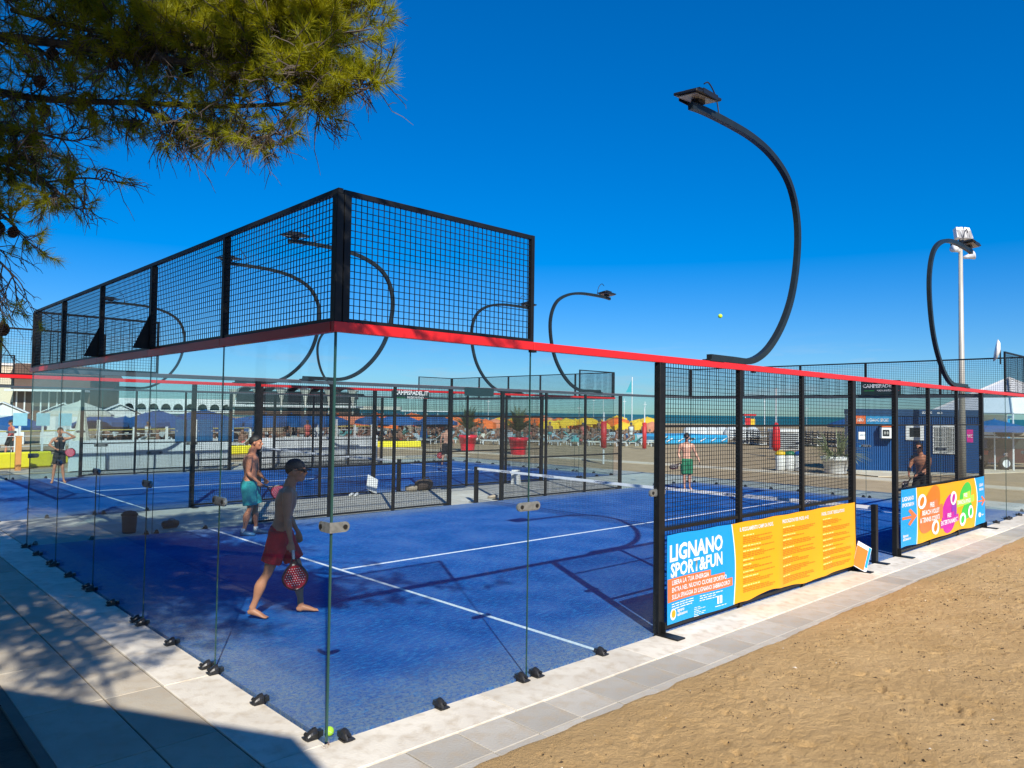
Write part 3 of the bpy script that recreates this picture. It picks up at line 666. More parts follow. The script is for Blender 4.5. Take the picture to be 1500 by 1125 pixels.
text_on_xz('heading_lettering', 'IL REGOLAMENTO CAMPI DA PADEL', 5.58, .955, .066, M_ink, bn, Y1, .02, f1, 0, .78)
text_on_xz('heading_lettering', 'PRESCRIZIONI PER PADEL A 4/2', 6.68, .955, .066, M_ink, bn, Y1, .02, f1, 0, .82)
text_on_xz('heading_lettering', 'PADEL COURT REGULATIONS', 7.86, .955, .066, M_ink, bn, Y1, .02, f1, 0, .85)
hd, bd_, dk = [], [], []
for (x0, x1) in ((5.66, 6.44), (6.70, 7.66), (7.90, 8.82)):
    z = .89
    while z > .20:
        hd.append((x0, x0+rnd.uniform(.22, .42), z, 1, .02, .014, 0)); n = rnd.choice((1, 2, 3, 3, 4)); z -= .026
        for _ in range(n):
            bd_.append((x0, x1, z, 1, .02, .0125, .55)); z -= .0225
        z -= .014
lines(hd, M_pale, f1, bn, -.004); lines(bd_, M_or2, f1, bn, -.004)
# second banner
def f2(x, z): return -.075-.014*math.sin(x*2.6)*(1.1-z)-.008*math.sin(x*6+z*3)-.02*math.exp(-((x-15.7)/.25)**2)*(1.1-z)
b2 = empty('activities_banner', (0, 0, 0), 0, 'yellow banner with blue ends, orange arrows and coloured blobs tied past the gate', 'banner')
zb2 = lambda x: .115+.025*math.sin(x*2.1)**2; zt2 = lambda x: 1.13-.012*math.sin((x-11)*.62)
sL = lambda v: 11.72+.05*math.sin(v*3.1); sR = lambda v: 15.33+.22*math.sin(v*2.9)-.2
cloth('cyan_cloth', M_cyan, lambda v: 10.98, sL, zb2, zt2, f2, b2, 8); cloth('white_edge', M_ink, sL, lambda v: sL(v)+.03, zb2, zt2, f2, b2, 1)
cloth('yellow_cloth', M_yel, lambda v: sL(v)+.03, sR, zb2, zt2, f2, b2, 40); cloth('white_edge', M_ink, sR, lambda v: sR(v)+.04, zb2, zt2, f2, b2, 1)
cloth('cyan_cloth', M_cyan, lambda v: sR(v)+.04, lambda v: 15.94, zb2, zt2, f2, b2, 8)
def blob(m, cx, cz, rx, rz, t=0, o=-.003): discs('round_shape', m, cx, cz, rx, rz, f2, b2, o, t)
blob(M_or2, 12.45, .70, .62, .33, .5); blob(M_org, 12.35, .56, .50, .26, .3, -.0045)
for (x0, x1, z0, z1) in ((12.30, 12.86, .70, .84), (11.98, 13.15, .57, .71), (11.90, 13.15, .44, .58)): quadp('orange_strip', M_org, x0, z0, x1, z1, f2, b2, -.0062, R(3))
text_on_xz('lettering', 'FREE', 12.38, .73, .12, M_ink, b2, -.008, .02, f2, 0, 1.0); text_on_xz('lettering', 'BEACH VOLLEY', 12.02, .605, .12, M_ink, b2, -.008, .02, f2, 0, 1.1); text_on_xz('lettering', '& TENNIS COURTS', 11.92, .475, .12, M_ink, b2, -.008, .02, f2, 0, 1.0)
for (x, z, r1, ic) in ((12.0, .86, .20, M_or2), (12.66, .34, .20, M_or2), (13.80, .80, .22, M_mag), (14.38, .33, .17, M_grn), (14.86, .45, .19, M_grn)):
    discs('white_ring', M_ink, x, z, r1, .135, f2, b2, -.009); discs('ring_icon', ic, x, z, r1*.55, .075, f2, b2, -.011, .5)
blob(M_mag, 13.56, .52, .48, .36, .35); blob(M_pur, 13.85, .55, .18, .24, .2, -.0045); quadp('magenta_strip', M_mag, 12.98, .30, 14.15, .44, f2, b2, -.0062, R(3)); quadp('magenta_strip', M_mag, 13.35, .42, 13.85, .53, f2, b2, -.0058, R(3))
text_on_xz('lettering', 'FREE', 13.4, .45, .11, M_ink, b2, -.008, .02, f2, 0, 1.0); text_on_xz('lettering', 'ENTERTAINMENT', 13.02, .325, .12, M_ink, b2, -.008, .02, f2, 0, 1.1)
blob(M_grn, 14.60, .84, .40, .22, .2); blob(M_grn, 14.66, .50, .34, .17, .2); quadp('lime_strip', M_lim, 14.05, .62, 15.15, .76, f2, b2, -.0062, R(3)); quadp('lime_strip', M_lim, 14.38, .75, 14.9, .87, f2, b2, -.0058, R(3))
text_on_xz('lettering', 'FREE', 14.42, .775, .11, M_ink, b2, -.008, .02, f2, 0, 1.0); text_on_xz('lettering', 'DANCE & FITNESS', 14.08, .65, .11, M_ink, b2, -.008, .02, f2, 0, .9)
def arrow(x, z, s):
    b = MB(); P = [(-.26, -.022), (.05, -.022), (-.07, -.115), (.0, -.15), (.24, 0), (.0, .15), (-.07, .115), (.05, .022), (-.26, .022)]
    b.add([(x+px*s*1.4, -.005+f2(x+px*s, z+pz*s), z+pz*s) for px, pz in P], [(0, 1, 7, 8), (1, 2, 3, 4), (7, 4, 5, 6), (1, 4, 7)]); b.build('orange_arrow', M_org, b2)
arrow(11.40, .63, 1.0); arrow(15.66, .62, .72)
text_on_xz('lettering', 'LIGNANO', 11.02, .93, .10, M_ink, b2, -.004, .03, f2, 0, 1.25); text_on_xz('lettering', 'SPORT&FUN', 11.02, .83, .085, M_ink, b2, -.004, .03, f2, 0, 1.2)
text_on_xz('lettering', 'LIGNANO', 15.48, .93, .085, M_ink, b2, -.004, .03, f2, 0, .9); text_on_xz('lettering', 'SPORT&FUN', 15.48, .84, .07, M_ink, b2, -.004, .03, f2, 0, .85)
text_on_xz('lettering', 'lignano', 11.08, .30, .07, M_ink, b2, -.004, .02, f2, 0, 1.3); text_on_xz('lettering', 'sabbiadoro', 11.08, .24, .07, M_ink, b2, -.004, .02, f2, 0, 1.2)
discs('round_logo', M_ink, 15.5, .33, .07, .05, f2, b2, -.004); text_on_xz('lettering', 'lignano', 15.6, .31, .055, M_ink, b2, -.004, .02, f2)
# loose panel leaning at the gate
b = MB(); 
pn = empty('leaning_sign', (9.05, -.17, .012), R(-38), 'small orange and blue sign tilted against the gate post beside the yellow banner', 'sign')
Mt = Matrix.Rotation(R(-12), 4, 'X') @ Matrix.Rotation(R(24), 4, 'Y')
pn.scale = (.75, .75, .95); b = MB(); b.box((0, 0, .24), (.30, .02, .42), Mt); b.build('board', M_white, pn)
b = MB(); b.box(Vector((0, 0, .24))+Mt @ Vector((-.03, -.012, -.03)), (.235, .004, .34), Mt); b.build('orange_face', M_or2, pn)
b = MB(); b.box(Vector((0, 0, .24))+Mt @ Vector((.118, -.0125, .03)), (.05, .005, .34), Mt); b.build('blue_edge', M_cyan, pn)
# court signs
M_sg = mat('dark_green_panel', (.012, .035, .035), .5)
def court_sign(name, loc, rz, label, wd=1.25, h=.34, txt=True):
    r = empty(name, loc, rz, label, 'sign', None)
    b = MB(); b.span((-wd/2, -.012, -h/2), (wd/2, .012, h/2), .003); p = b.build('panel', M_sg, r)
    if txt:
        text_on_xz('lettering', 'CAMPISPADEL.IT', -wd*.45, .0, wd*.125, M_ink, r, -.0135, .03); text_on_xz('lettering', 'MADE IN ITALY', -wd*.1, -.11, wd*.065, M_ink, r, -.0135, .02)
        b = MB(); b.span((-wd*.42, -.014, -.10), (-wd*.15, -.0125, -.09)); b.build('green_stripe', M_grn, r); b = MB(); b.span((wd*.36, -.014, -.10), (wd*.47, -.0125, -.09)); b.build('red_stripe', M_red, r)
    return r
court_sign('court_sign', (19.92, 3.55, 3.25), R(-90), 'dark green panel lettered CAMPISPADEL.IT high on the far mesh', 1.1, .42)
court_sign('court_sign', (10.3, 13.40, 2.86), 0, 'dark panel with white lettering below the rim of the farther court', 1.35, .24)
court_sign('court_sign', (10.0, 9.93, 2.90), 0, 'blank dark panel on the top rail between the two courts', 1.0, .22, False)

# ------------------------------------------------------------------ people
def remeshed(name, mb, vox, mats, parent, smooth_it=4):
    me = mb.mesh('tmp'); ob = bpy.data.objects.new('tmp', me); col.objects.link(ob)
    m = ob.modifiers.new('r', 'REMESH'); m.mode = 'VOXEL'; m.voxel_size = vox; m.use_smooth_shade = True
    if smooth_it: s = ob.modifiers.new('s', 'SMOOTH'); s.iterations = smooth_it; s.factor = .5
    dg = bpy.context.evaluated_depsgraph_get(); out = bpy.data.meshes.new_from_object(ob.evaluated_get(dg))
    out.name = name; bpy.data.objects.remove(ob); bpy.data.meshes.remove(me)
    out.materials.clear(); out.materials.append(mats); out.polygons.foreach_set('use_smooth', [True]*len(out.polygons))
    return link(name, out, None, parent)
def limb(b, P, rr, n=12, side=(1, 0, 0)):
    """rounded sweep through joints P with a list of (t, rx, ry) profile"""
    P = [Vector(p) for p in P]; seg = [0]
    for i in range(1, len(P)): seg.append(seg[-1]+(P[i]-P[i-1]).length)
    T = seg[-1]; C = catmull(P, 8) if len(P) > 2 else [P[0].lerp(P[1], k/8) for k in range(9)]
    d = [0]
    for i in range(1, len(C)): d.append(d[-1]+(C[i]-C[i-1]).length)
    ts = [x/d[-1] for x in d]; rad = []
    for t in ts:
        for k in range(len(rr)-1):
            if t <= rr[k+1][0]+1e-6:
                u = (t-rr[k][0])/(rr[k+1][0]-rr[k][0]); u = u*u*(3-2*u); rad.append((rr[k][1]*(1-u)+rr[k+1][1]*u, rr[k][2]*(1-u)+rr[k+1][2]*u)); break
    # round the ends
    a = (C[0]-C[1]).normalized()*rad[0][0]*.5; z = (C[-1]-C[-2]).normalized()*rad[-1][0]*.5
    C = [C[0]+a]+C+[C[-1]+z]; rad = [(rad[0][0]*.55, rad[0][1]*.55)]+rad+[(rad[-1][0]*.55, rad[-1][1]*.55)]
    b.tube(C, rad, n, True, side)
def hand(b, w, d, palmn, curl=.8, sc=1.0, sgn=1):
    """palm at wrist w, direction d, palm normal palmn; four fingers and a thumb"""
    w = Vector(w); d = Vector(d).normalized(); nrm = Vector(palmn); nrm = (nrm-d*nrm.dot(d)).normalized(); s = d.cross(nrm)*sgn
    b.tube([w-d*.02, w+d*.02*sc, w+d*.055*sc, w+d*.085*sc], [(.024*sc, .018*sc), (.034*sc, .016*sc), (.041*sc, .015*sc), (.038*sc, .013*sc)], 10, True, s)
    for i, (off, L) in enumerate(((-.030, .068), (-.010, .078), (.010, .072), (.029, .056))):
        p = w+d*.08*sc+s*off*sc; dd = d.copy(); pts = [p-d*.02*sc]; 
        pts.append(p)
        for k in range(3):
            ang = curl*(.55+.35*k); q = (d*math.cos(ang)+nrm*math.sin(ang)); p = p+q*L*sc*(.42, .32, .26)[k]; pts.append(p)
        b.tube(pts, [.0095*sc]*2+[.009*sc, .0085*sc, .007*sc], 7)
    p = w+d*.025*sc-s*.028*sc; q1 = (d*.7-s*.6+nrm*.25).normalized(); q2 = (d*.8-s*.1+nrm*.6*max(curl, .3)).normalized()
    b.tube([p, p+q1*.035*sc, p+q1*.035*sc+q2*.03*sc, p+q1*.035*sc+q2*.055*sc], [.014*sc, .012*sc, .010*sc, .008*sc], 8)
def person(loc, heading, label, J=None, skin=None, height=1.8, vox=.010, shorts=None, shortlen=.42, hair='short', cap=None, shoes=None, face=0.0, tilt=0.0, grp=None, glasses=False, bulk=1.0, top=None):
    """heading: angle of the facing direction (rad). Body frame: +Y forward, +X to the person's right."""
    j = dict(head=(0, .03, 1.69), neck=(0, .0, 1.50), chest=(0, 0, 1.30), waist=(0, .01, 1.08), pelvis=(0, 0, .95),
             sr=(.185, -.01, 1.44), er=(.245, -.04, 1.15), wr=(.26, .04, .90), sl=(-.185, -.01, 1.44), el=(-.245, -.04, 1.15), wl=(-.26, .04, .90),
             hr=(.09, 0, .93), kr=(.10, .03, .50), ar=(.11, -.02, .085), tr=(.13, .16, .025), hl=(-.09, 0, .93), kl=(-.10, .03, .50), al=(-.11, -.02, .085), tl=(-.13, .16, .025),
             hdr=(0, .2, -1), hdl=(0, .2, -1), curl=.9)
    if J: j.update(J)
    V = lambda k: Vector(j[k]); bk = bulk
    root = empty('person', loc, heading-math.pi/2, label, 'person', grp); root.scale = (height/1.81,)*3
    b = MB()
    pv, ws, ch, nk = V('pelvis'), V('waist'), V('chest'), V('neck'); sh = (V('sr')-V('sl')).normalized(); mid = (V('sr')+V('sl'))/2
    up = (mid-ch).normalized()
    limb(b, [pv-Vector((0, 0, .08)), pv, ws, ch, mid+up*.0, mid+up*.045], [(0, .115*bk, .085*bk), (.16, .158*bk, .108*bk), (.40, .130*bk, .090*bk), (.52, .134*bk, .094*bk), (.72, .162*bk, .112*bk), (.88, .165*bk, .098*bk), (1, .10, .07)], 18, sh)
    for s_, e_, w_ in (('sr', 'er', 'wr'), ('sl', 'el', 'wl')):
        S_, E_, W_ = V(s_), V(e_), V(w_)
        limb(b, [mid.lerp(S_, .35)+up*.0, S_-up*.005], [(0, .060, .066), (1, .056, .060)], 12, (0, 1, 0))
        limb(b, [S_, S_.lerp(E_, .5), E_], [(0, .058*bk, .058*bk), (.25, .056*bk, .055*bk), (.6, .046*bk, .047*bk), (1, .037, .037)])
        limb(b, [E_, E_.lerp(W_, .4), W_], [(0, .038, .037), (.28, .043*bk, .040*bk), (.7, .031, .028), (1, .026, .021)])
    b.ell(ch+up*.07+Vector((.07, .055, 0)), (.085*bk, .05, .06)); b.ell(ch+up*.07+Vector((-.07, .055, 0)), (.085*bk, .05, .06))
    limb(b, [mid-up*.03, nk, nk.lerp(V('head'), .55)], [(0, .082*bk, .074*bk), (.35, .066*bk, .064*bk), (1, .060, .062)], 12, sh)
    b.tube([mid+sh*.13-up*.005, mid+up*.07, mid-sh*.13-up*.005], [.035, .055, .035], 10)
    for h_, k_, a_, t_ in (('hr', 'kr', 'ar', 'tr'), ('hl', 'kl', 'al', 'tl')):
        H_, K_, A_, T_ = V(h_), V(k_), V(a_), V(t_)
        limb(b, [H_+Vector((0, 0, .03)), H_.lerp(K_, .5), K_], [(0, .088*bk, .092*bk), (.3, .083*bk, .088*bk), (.75, .060*bk, .062*bk), (1, .051, .053)], 14)
        calf = A_.lerp(K_, .68)+Vector((0, -.018, 0))
        limb(b, [K_, calf, K_.lerp(A_, .75), A_], [(0, .051, .052), (.15, .050, .050), (.38, .054*bk, .058*bk), (.8, .034, .037), (1, .033, .038)], 14)
        fd = (T_-A_); fd.z = 0; fd = fd.normalized(); fl = (T_-A_).length; dn = Vector((T_.x, T_.y, T_.z))
        heel = A_-fd*.045+Vector((0, 0, -.045))
        sd_ = Vector((-fd.y, fd.x, 0))
        slope = (T_-heel); 
        b.tube([heel, heel+slope*.25+Vector((0, 0, .028)), heel+slope*.6+Vector((0, 0, .016)), heel+slope*.88, T_+slope*.06], [(.024, .022), (.034, .044), (.041, .032), (.045, .019), (.030, .012)], 12, True, sd_)
        b.ell(A_+Vector((0, 0, -.03)), (.034, .038, .045))
        if not shoes:
            for q in range(5): b.ell(T_+slope.normalized()*(.012-.006*q)+sd_*(.032-.016*q)*(1 if h_ == 'hr' else -1), (.010, .016, .010), 8, 6, Matrix.Rotation(math.atan2(fd.y, fd.x)-math.pi/2, 4, 'Z'))
    hand(b, V('wr'), j['hdr'], j.get('nr', (-1, 0, 0)), j['curl'], 1.0, 1); hand(b, V('wl'), j['hdl'], j.get('nl', (1, 0, 0)), j['curl'], 1.0, -1)
    hc = V('head'); Mh = Matrix.Rotation(face, 4, 'Z') @ Matrix.Rotation(tilt, 4, 'X')
    E = lambda c, r, n=14, m=9: b.ell(hc+Mh @ (Vector(c)*1.12), tuple(q*1.12 for q in r), n, m, Mh)
    E((0, -.012, .030), (.076, .095, .088), 18, 12); E((0, .022, -.030), (.060, .070, .085)); E((0, .055, -.085), (.036, .036, .028)); E((0, .085, .025), (.040, .016, .012)); E((0, .0, -.04), (.056, .07, .07))
    b.tube([hc+Mh @ Vector((0, .098, .013)), hc+Mh @ Vector((0, .126, -.025)), hc+Mh @ Vector((0, .106, -.038))], [.011, .016, .015], 8)
    E((0, .088, -.058), (.026, .013, .008)); E((0, .086, -.070), (.023, .012, .008))
    for s_ in (-1, 1): E((s_*.080, -.005, -.008), (.010, .020, .032)); E((s_*.045, .066, -.018), (.022, .02, .02))
    body = remeshed('body', b, vox, skin or M_skin, root, 3)
    # face details, hair
    eb = MB()
    for s_ in (-1, 1): eb.ell(hc+Mh @ Vector((s_*.034, .092, .004)), (.014, .009, .009), 10, 6, Mh)
    eb.build('eyes', M_hair if not glasses else M_blk, root, True)
    if glasses:
        gbx = MB()
        for s_ in (-1, 1): gbx.ell(hc+Mh @ Vector((s_*.038, .103, .006)), (.034, .011, .022), 12, 8, Mh); gbx.tube([hc+Mh @ Vector((s_*.068, .093, .011)), hc+Mh @ Vector((s_*.096, .0, .006))], .0035, 6)
        gbx.build('sunglasses', M_blk, root, True)
    hb = MB()
    def skull(grow, zmin, ymax, mb):
        vs = []; fs = []; n, m = 24, 12
        for i in range(m+1):
            ph = math.pi*.5*(1-i/m)*1.0
            for k in range(n):
                a = 2*math.pi*k/n; lim = 1.0
                # lower edge drops at the back, rises over the face
                back = (1-math.sin(a))/2; low = zmin[0]*(1-back)+zmin[1]*back
                t = i/m; z = .030+.088*grow*math.cos(math.pi/2*t) if False else None
                th = (math.pi/2)*t*(1.0+low)
                x = .0862*grow*math.sin(th)*math.cos(a); y = -.0134+.1075*grow*math.sin(th)*math.sin(a); zz = .0336+.1008*grow*math.cos(th)
                vs.append(hc+Mh @ Vector((x, y, zz)))
        for i in range(m):
            for k in range(n): fs.append((i*n+k, (i+1)*n+k, (i+1)*n+(k+1) % n, i*n+(k+1) % n))
        fs.append(tuple(range(n-1, -1, -1))); fs.append(tuple(m*n+k for k in range(n))); mb.add([tuple(v) for v in vs], fs)
    if hair == 'short': skull(1.06, (-.26, .50), 0, hb); hb.build('hair', M_hair, root, True, recalc=True)
    if cap is not None:
        cb = MB(); skull(1.10, (-.05, .12), 0, cb)
        n = 9; vs = []
        for r_, zz in ((.0, 0), (1.0, -.018)):
            for k in range(n):
                a = math.pi*(.12+.76*k/(n-1)); rx, ry = .094+.0*r_, .104+.100*r_*math.sin(a)**.6; 
                vs += [tuple(hc+Mh @ Vector((rx*math.cos(a)*(1-.12*r_), -.012+ry*math.sin(a), .032+zz))), tuple(hc+Mh @ Vector((rx*math.cos(a)*(1-.12*r_), -.012+ry*math.sin(a), .026+zz)))]
        fs = []
        for k in range(n-1):
            a0, a1, c0, c1 = 2*k, 2*k+2, 2*n+2*k, 2*n+2*k+2
            fs += [(a0, a1, c1, c0), (a0+1, c0+1, c1+1, a1+1), (c0, c1, c1+1, c0+1)]
        cb.add(vs, fs); cb.build('cap', cap, root, True, recalc=True)
    if shorts is not None:
        sb = MB(); limb(sb, [pv+Vector((0, 0, -.10)), pv, pv.lerp(ws, .45)], [(0, .165*bk, .125*bk), (.5, .176*bk, .128*bk), (1, .150*bk, .110*bk)], 18, sh)
        for h_, k_ in (('hr', 'kr'), ('hl', 'kl')):
            H_, K_ = V(h_), V(k_); e = H_.lerp(K_, shortlen/.43 if shortlen < .43 else 1.0); e = H_+(K_-H_)*(shortlen/.43)
            d = (e-H_).normalized(); sb.tube([H_+Vector((0, 0, .05)), H_+d*.08, H_.lerp(e, .6), e], [(.098*bk, .105*bk), (.108*bk, .116*bk), (.104*bk, .108*bk), (.106*bk, .108*bk)], 16, True, (1, 0, 0))
        remeshed('shorts', sb, max(vox, .011), shorts, root, 2)
    if top is not None:
        tb = MB(); limb(tb, [pv+Vector((0, 0, .06)), ws, ch, mid, mid+up*.02], [(0, .17*bk, .125*bk), (.3, .150*bk, .112*bk), (.7, .182*bk, .130*bk), (.92, .185*bk, .115*bk), (1, .13, .09)], 18, sh)
        remeshed('vest', tb, max(vox, .012), top, root, 2)
    if shoes is not None:
        for h_, a_, t_ in (('r', 'ar', 'tr'), ('l', 'al', 'tl')):
            A_, T_ = V(a_), V(t_); fd = (T_-A_); fd.z = 0; fd.normalize(); sd_ = Vector((-fd.y, fd.x, 0)); heel = A_-fd*.05; heel.z = max(.04, A_.z-.045)
            fb = MB(); fb.tube([heel, heel.lerp(T_, .3)+Vector((0, 0, .025)), heel.lerp(T_, .65)+Vector((0, 0, .01)), T_+fd*.03], [(.036, .038), (.044, .055), (.050, .042), (.042, .026)], 12, True, sd_); fb.build('shoe', shoes, root, True)
            fb = MB(); fb.tube([A_+Vector((0, 0, -.02)), A_+Vector((0, -.002, .05))], .043, 12); fb.build('sock', M_white, root, True)
    return root, j
def racket(loc, d, nrm, label, face_m, grip_m):
    """teardrop padel racket; d = from grip to head, nrm = face normal"""
    d = Vector(d).normalized(); nrm = Vector(nrm); nrm = (nrm-d*nrm.dot(d)).normalized(); s = d.cross(nrm)
    root = empty('padel_racket', loc, 0, label, 'racket'); Mr = Matrix((s, nrm, d)).transposed().to_4x4()
    # face with real holes drawn as rows of recessed dark discs set through the blade
    P = []
    for k in range(32):
        a = 2*math.pi*k/32; rx = .128*math.cos(a); rz = .135*math.sin(a)
        if rz < 0: rx *= (1-.25*abs(rz/.135))
        P.append((rx, .33+rz))
    b = MB(); b.prism(P, -.019, .019, 1); vs = [tuple(Mr @ Vector(v)) for v in b.v]; b.v = vs; q = b.build('face', face_m, root, recalc=True)
    b = MB()
    for k in range(32):
        a0, a1 = P[k], P[(k+1) % 32]; b.tube([Mr @ Vector((a0[0], 0, a0[1])), Mr @ Vector((a1[0], 0, a1[1]))], .021, 6, False)
    b.build('frame', M_rim, root)
    b = MB()
    for i in range(-4, 5):
        for jx in range(-4, 5):
            x, z = i*.026+(jx % 2)*.013, .34+jx*.026
            if (x/.105)**2+((z-.33)/.11)**2 < 1: b.tube([Mr @ Vector((x, -.0205, z)), Mr @ Vector((x, .0205, z))], .0052, 8)
    b.build('holes', M_hole, q)
    for sx in (-1, 1):
        b = MB(); b.tube([Mr @ Vector((sx*.012, 0, .12)), Mr @ Vector((sx*.045, 0, .20)), Mr @ Vector((sx*.08, 0, .25))], [.012, .011, .014], 8); b.build('throat', M_rim, root)
    b = MB(); b.tube([Mr @ Vector((0, 0, -.02)), Mr @ Vector((0, 0, -.015)), Mr @ Vector((0, 0, .13))], [.020, .017, .016], 10); b.build('grip', grip_m, root)
    return root
M_rim = mat('racket_rim', (.05, .01, .015), .3); M_hole = mat('racket_holes', (.85, .75, .72), .6)
M_rface = mat('racket_face', (.42, .012, .022), .25, coat=.4); M_rpink = mat('racket_face_pink', (.60, .06, .10), .25, coat=.4); M_grip = mat('grip_white', (.55, .55, .55), .7); M_gripd = mat('grip_black', (.02, .02, .02), .7)
M_shred = mat('red_swim_shorts', (.80, .012, .03), .75, 0, (.52, .010, .025), 5, .7, .9, 13); M_teal = mat('teal_shorts', (.02, .36, .36), .75, 0, (.02, .27, .28), 5, .7, .9, 13)
M_sgreen = mat('green_shorts', (.010, .16, .07), .75, 0, (.01, .10, .05), 5, .7); M_capn = mat('navy_cap', (.018, .022, .03), .8); M_shoe = mat('blue_shoe', (.02, .10, .22), .5)
def wpt(root, loc, heading, h, p):
    a = heading-math.pi/2; v = Vector(p)*(h/1.81); return Vector(loc)+Vector((v.x*math.cos(a)-v.y*math.sin(a), v.x*math.sin(a)+v.y*math.cos(a), v.z))
def wdir(heading, p):
    a = heading-math.pi/2; v = Vector(p); return Vector((v.x*math.cos(a)-v.y*math.sin(a), v.x*math.sin(a)+v.y*math.cos(a), v.z))
HR = math.atan2(-.687, .726)      # towards the right of the picture
# the boy striding right, racket hanging from the right hand
h1 = HR+.20; l1 = (1.25, 3.26, .012)
r, j = person(l1, h1, 'boy in red swim shorts and dark cap striding behind the glass with a red racket',
  dict(head=(.0, .135, 1.665), neck=(0, .07, 1.50), chest=(0, .03, 1.31), waist=(0, .0, 1.09), pelvis=(0, -.02, .955), sr=(.185, .065, 1.43), er=(.235, .07, 1.14), wr=(.245, .12, .88), sl=(-.185, .055, 1.43), el=(-.23, .03, 1.14), wl=(-.22, .16, .92),
       hr=(.09, -.02, .93), kr=(.10, -.14, .51), ar=(.10, -.30, .12), tr=(.115, -.14, .018), hl=(-.09, -.02, .93), kl=(-.10, .19, .50), al=(-.105, .215, .085), tl=(-.12, .40, .022), hdr=(0, .15, -1), hdl=(0, .25, -1), curl=1.25),
  M_skin, 1.80, .0085, M_shred, .31, 'short', M_capn, None, -.10, .0, glasses=True, bulk=1.10)
racket(wpt(r, l1, h1, 1.8, (.235, .14, .82)), wdir(h1, (0, .10, -1)), wdir(h1, (.95, .1, 0)), 'red perforated padel racket hanging from the hand of the boy in red shorts', M_rface, M_grip)
# man in teal shorts
h2 = HR+.12; l2 = (3.33, 8.80, .012)
r, j = person(l2, h2, 'man in teal shorts with a pink racket waiting behind the boy',
  dict(head=(0, .09, 1.68), neck=(0, .03, 1.50), sr=(.19, .02, 1.43), er=(.24, .02, 1.15), wr=(.19, .19, .98), sl=(-.19, .03, 1.43), el=(-.22, .08, 1.14), wl=(-.13, .24, 1.00), kr=(.11, .05, .50), ar=(.12, -.06, .085), tr=(.14, .12, .025), kl=(-.11, .10, .50), al=(-.12, .11, .085), tl=(-.14, .29, .025), hdr=(-.2, .6, -.7), hdl=(.3, .6, -.6), curl=1.2),
  M_skin, 1.86, .011, M_teal, .38, 'short', None, M_shoe, 0, 0, bulk=1.2)
racket(wpt(r, l2, h2, 1.86, (.15, .25, .93)), wdir(h2, (-.1, .9, -.45)), wdir(h2, (1, .1, .1)), 'pinkish padel racket held forward by the man in teal shorts', M_rpink, M_gripd)
# far-left player shading her eyes
h3 = math.atan2(-1, -.1); l3 = (2.93, 21.5, .012)
r, j = person(l3, h3, 'player in black at far left of the farther court, one arm raised',
  dict(sr=(.18, 0, 1.44), er=(.30, .05, 1.25), wr=(.12, .22, 1.12), sl=(-.18, 0, 1.44), el=(-.42, .06, 1.50), wl=(-.14, .12, 1.66), ar=(.17, 0, .085), tr=(.22, .17, .025), kr=(.13, .04, .50), al=(-.15, 0, .085), tl=(-.18, .17, .025), hdr=(-.5, .5, -.2), hdl=(1, .2, .2)),
  M_skin, 1.70, .018, M_blk, .30, 'short', None, None, 0, 0, top=M_blk, bulk=.9)
racket(wpt(r, l3, h3, 1.7, (.06, .26, 1.13)), wdir(h3, (-.8, .2, -.3)), wdir(h3, (0, 1, 0)), 'pink racket held at the waist of the player in black', M_rpink, M_gripd)
# player in green shorts
h4 = math.atan2(-.75, -.80); l4 = (17.45, 8.5, .012)
r, j = person(l4, h4, 'bare chested player in green shorts and black cap',
  dict(er=(.27, .0, 1.16), wr=(.20, .12, .95), el=(-.29, -.02, 1.17), wl=(-.40, .04, .93), kr=(.08, .08, .50), ar=(.06, .02, .085), tr=(.07, .20, .025), hdr=(.2, .6, -.7), hdl=(-.2, .3, -1)),
  M_skin2, 1.78, .016, M_sgreen, .42, 'short', M_blk, None, 0, 0)
racket(wpt(r, l4, h4, 1.78, (.20, .17, .88)), wdir(h4, (.7, .5, -.35)), wdir(h4, (0, .3, 1)), 'dark racket in the hand of the player in green shorts', M_blk, M_gripd)
# player far back on the second court, from behind
h5 = math.atan2(.6, .9); l5 = (17.7, 21.0, .012)
r, j = person(l5, h5, 'bare backed player in black shorts at the far end of the farther court',
  dict(er=(.32, -.05, 1.2), wr=(.36, .06, .98), wl=(-.26, .02, .90), kl=(-.12, .02, .5), al=(-.16, -.08, .085), tl=(-.18, .08, .025)), M_skin2, 1.72, .02, M_blk, .42)
racket(wpt(r, l5, h5, 1.72, (-.26, .03, .80)), wdir(h5, (-.1, 0, -1)), wdir(h5, (0, 1, 0)), 'red racket hanging beside the player with black shorts', M_rface, M_gripd)
# man bending beyond the second banner
h6 = math.atan2(.10, -1); l6 = (17.3, 1.6, .012)
r, j = person(l6, h6, 'sunlit man in black shorts leaning forward behind the activities banner',
  dict(head=(0, .20, 1.66), neck=(0, .12, 1.48), chest=(0, .07, 1.28), waist=(0, .02, 1.07), sr=(.18, .10, 1.42), er=(.24, .18, 1.15), wr=(.14, .44, 1.00), sl=(-.18, .10, 1.42), el=(-.24, .20, 1.15), wl=(-.08, .46, 1.02), kr=(.13, .12, .50), ar=(.15, -.04, .085), tr=(.17, .14, .025), kl=(-.13, .12, .50), al=(-.15, -.02, .085), tl=(-.17, .16, .025), hdr=(-.3, .7, -.5), hdl=(.3, .7, -.5)),
  M_skin, 1.78, .018, M_blk, .42, 'short', None, None, .2, .1, glasses=True, bulk=1.1)
racket(wpt(r, l6, h6, 1.78, (.05, .56, .90)), wdir(h6, (0, .8, -.5)), wdir(h6, (1, 0, 0)), 'dark racket held low by the leaning man', M_blk, M_gripd)
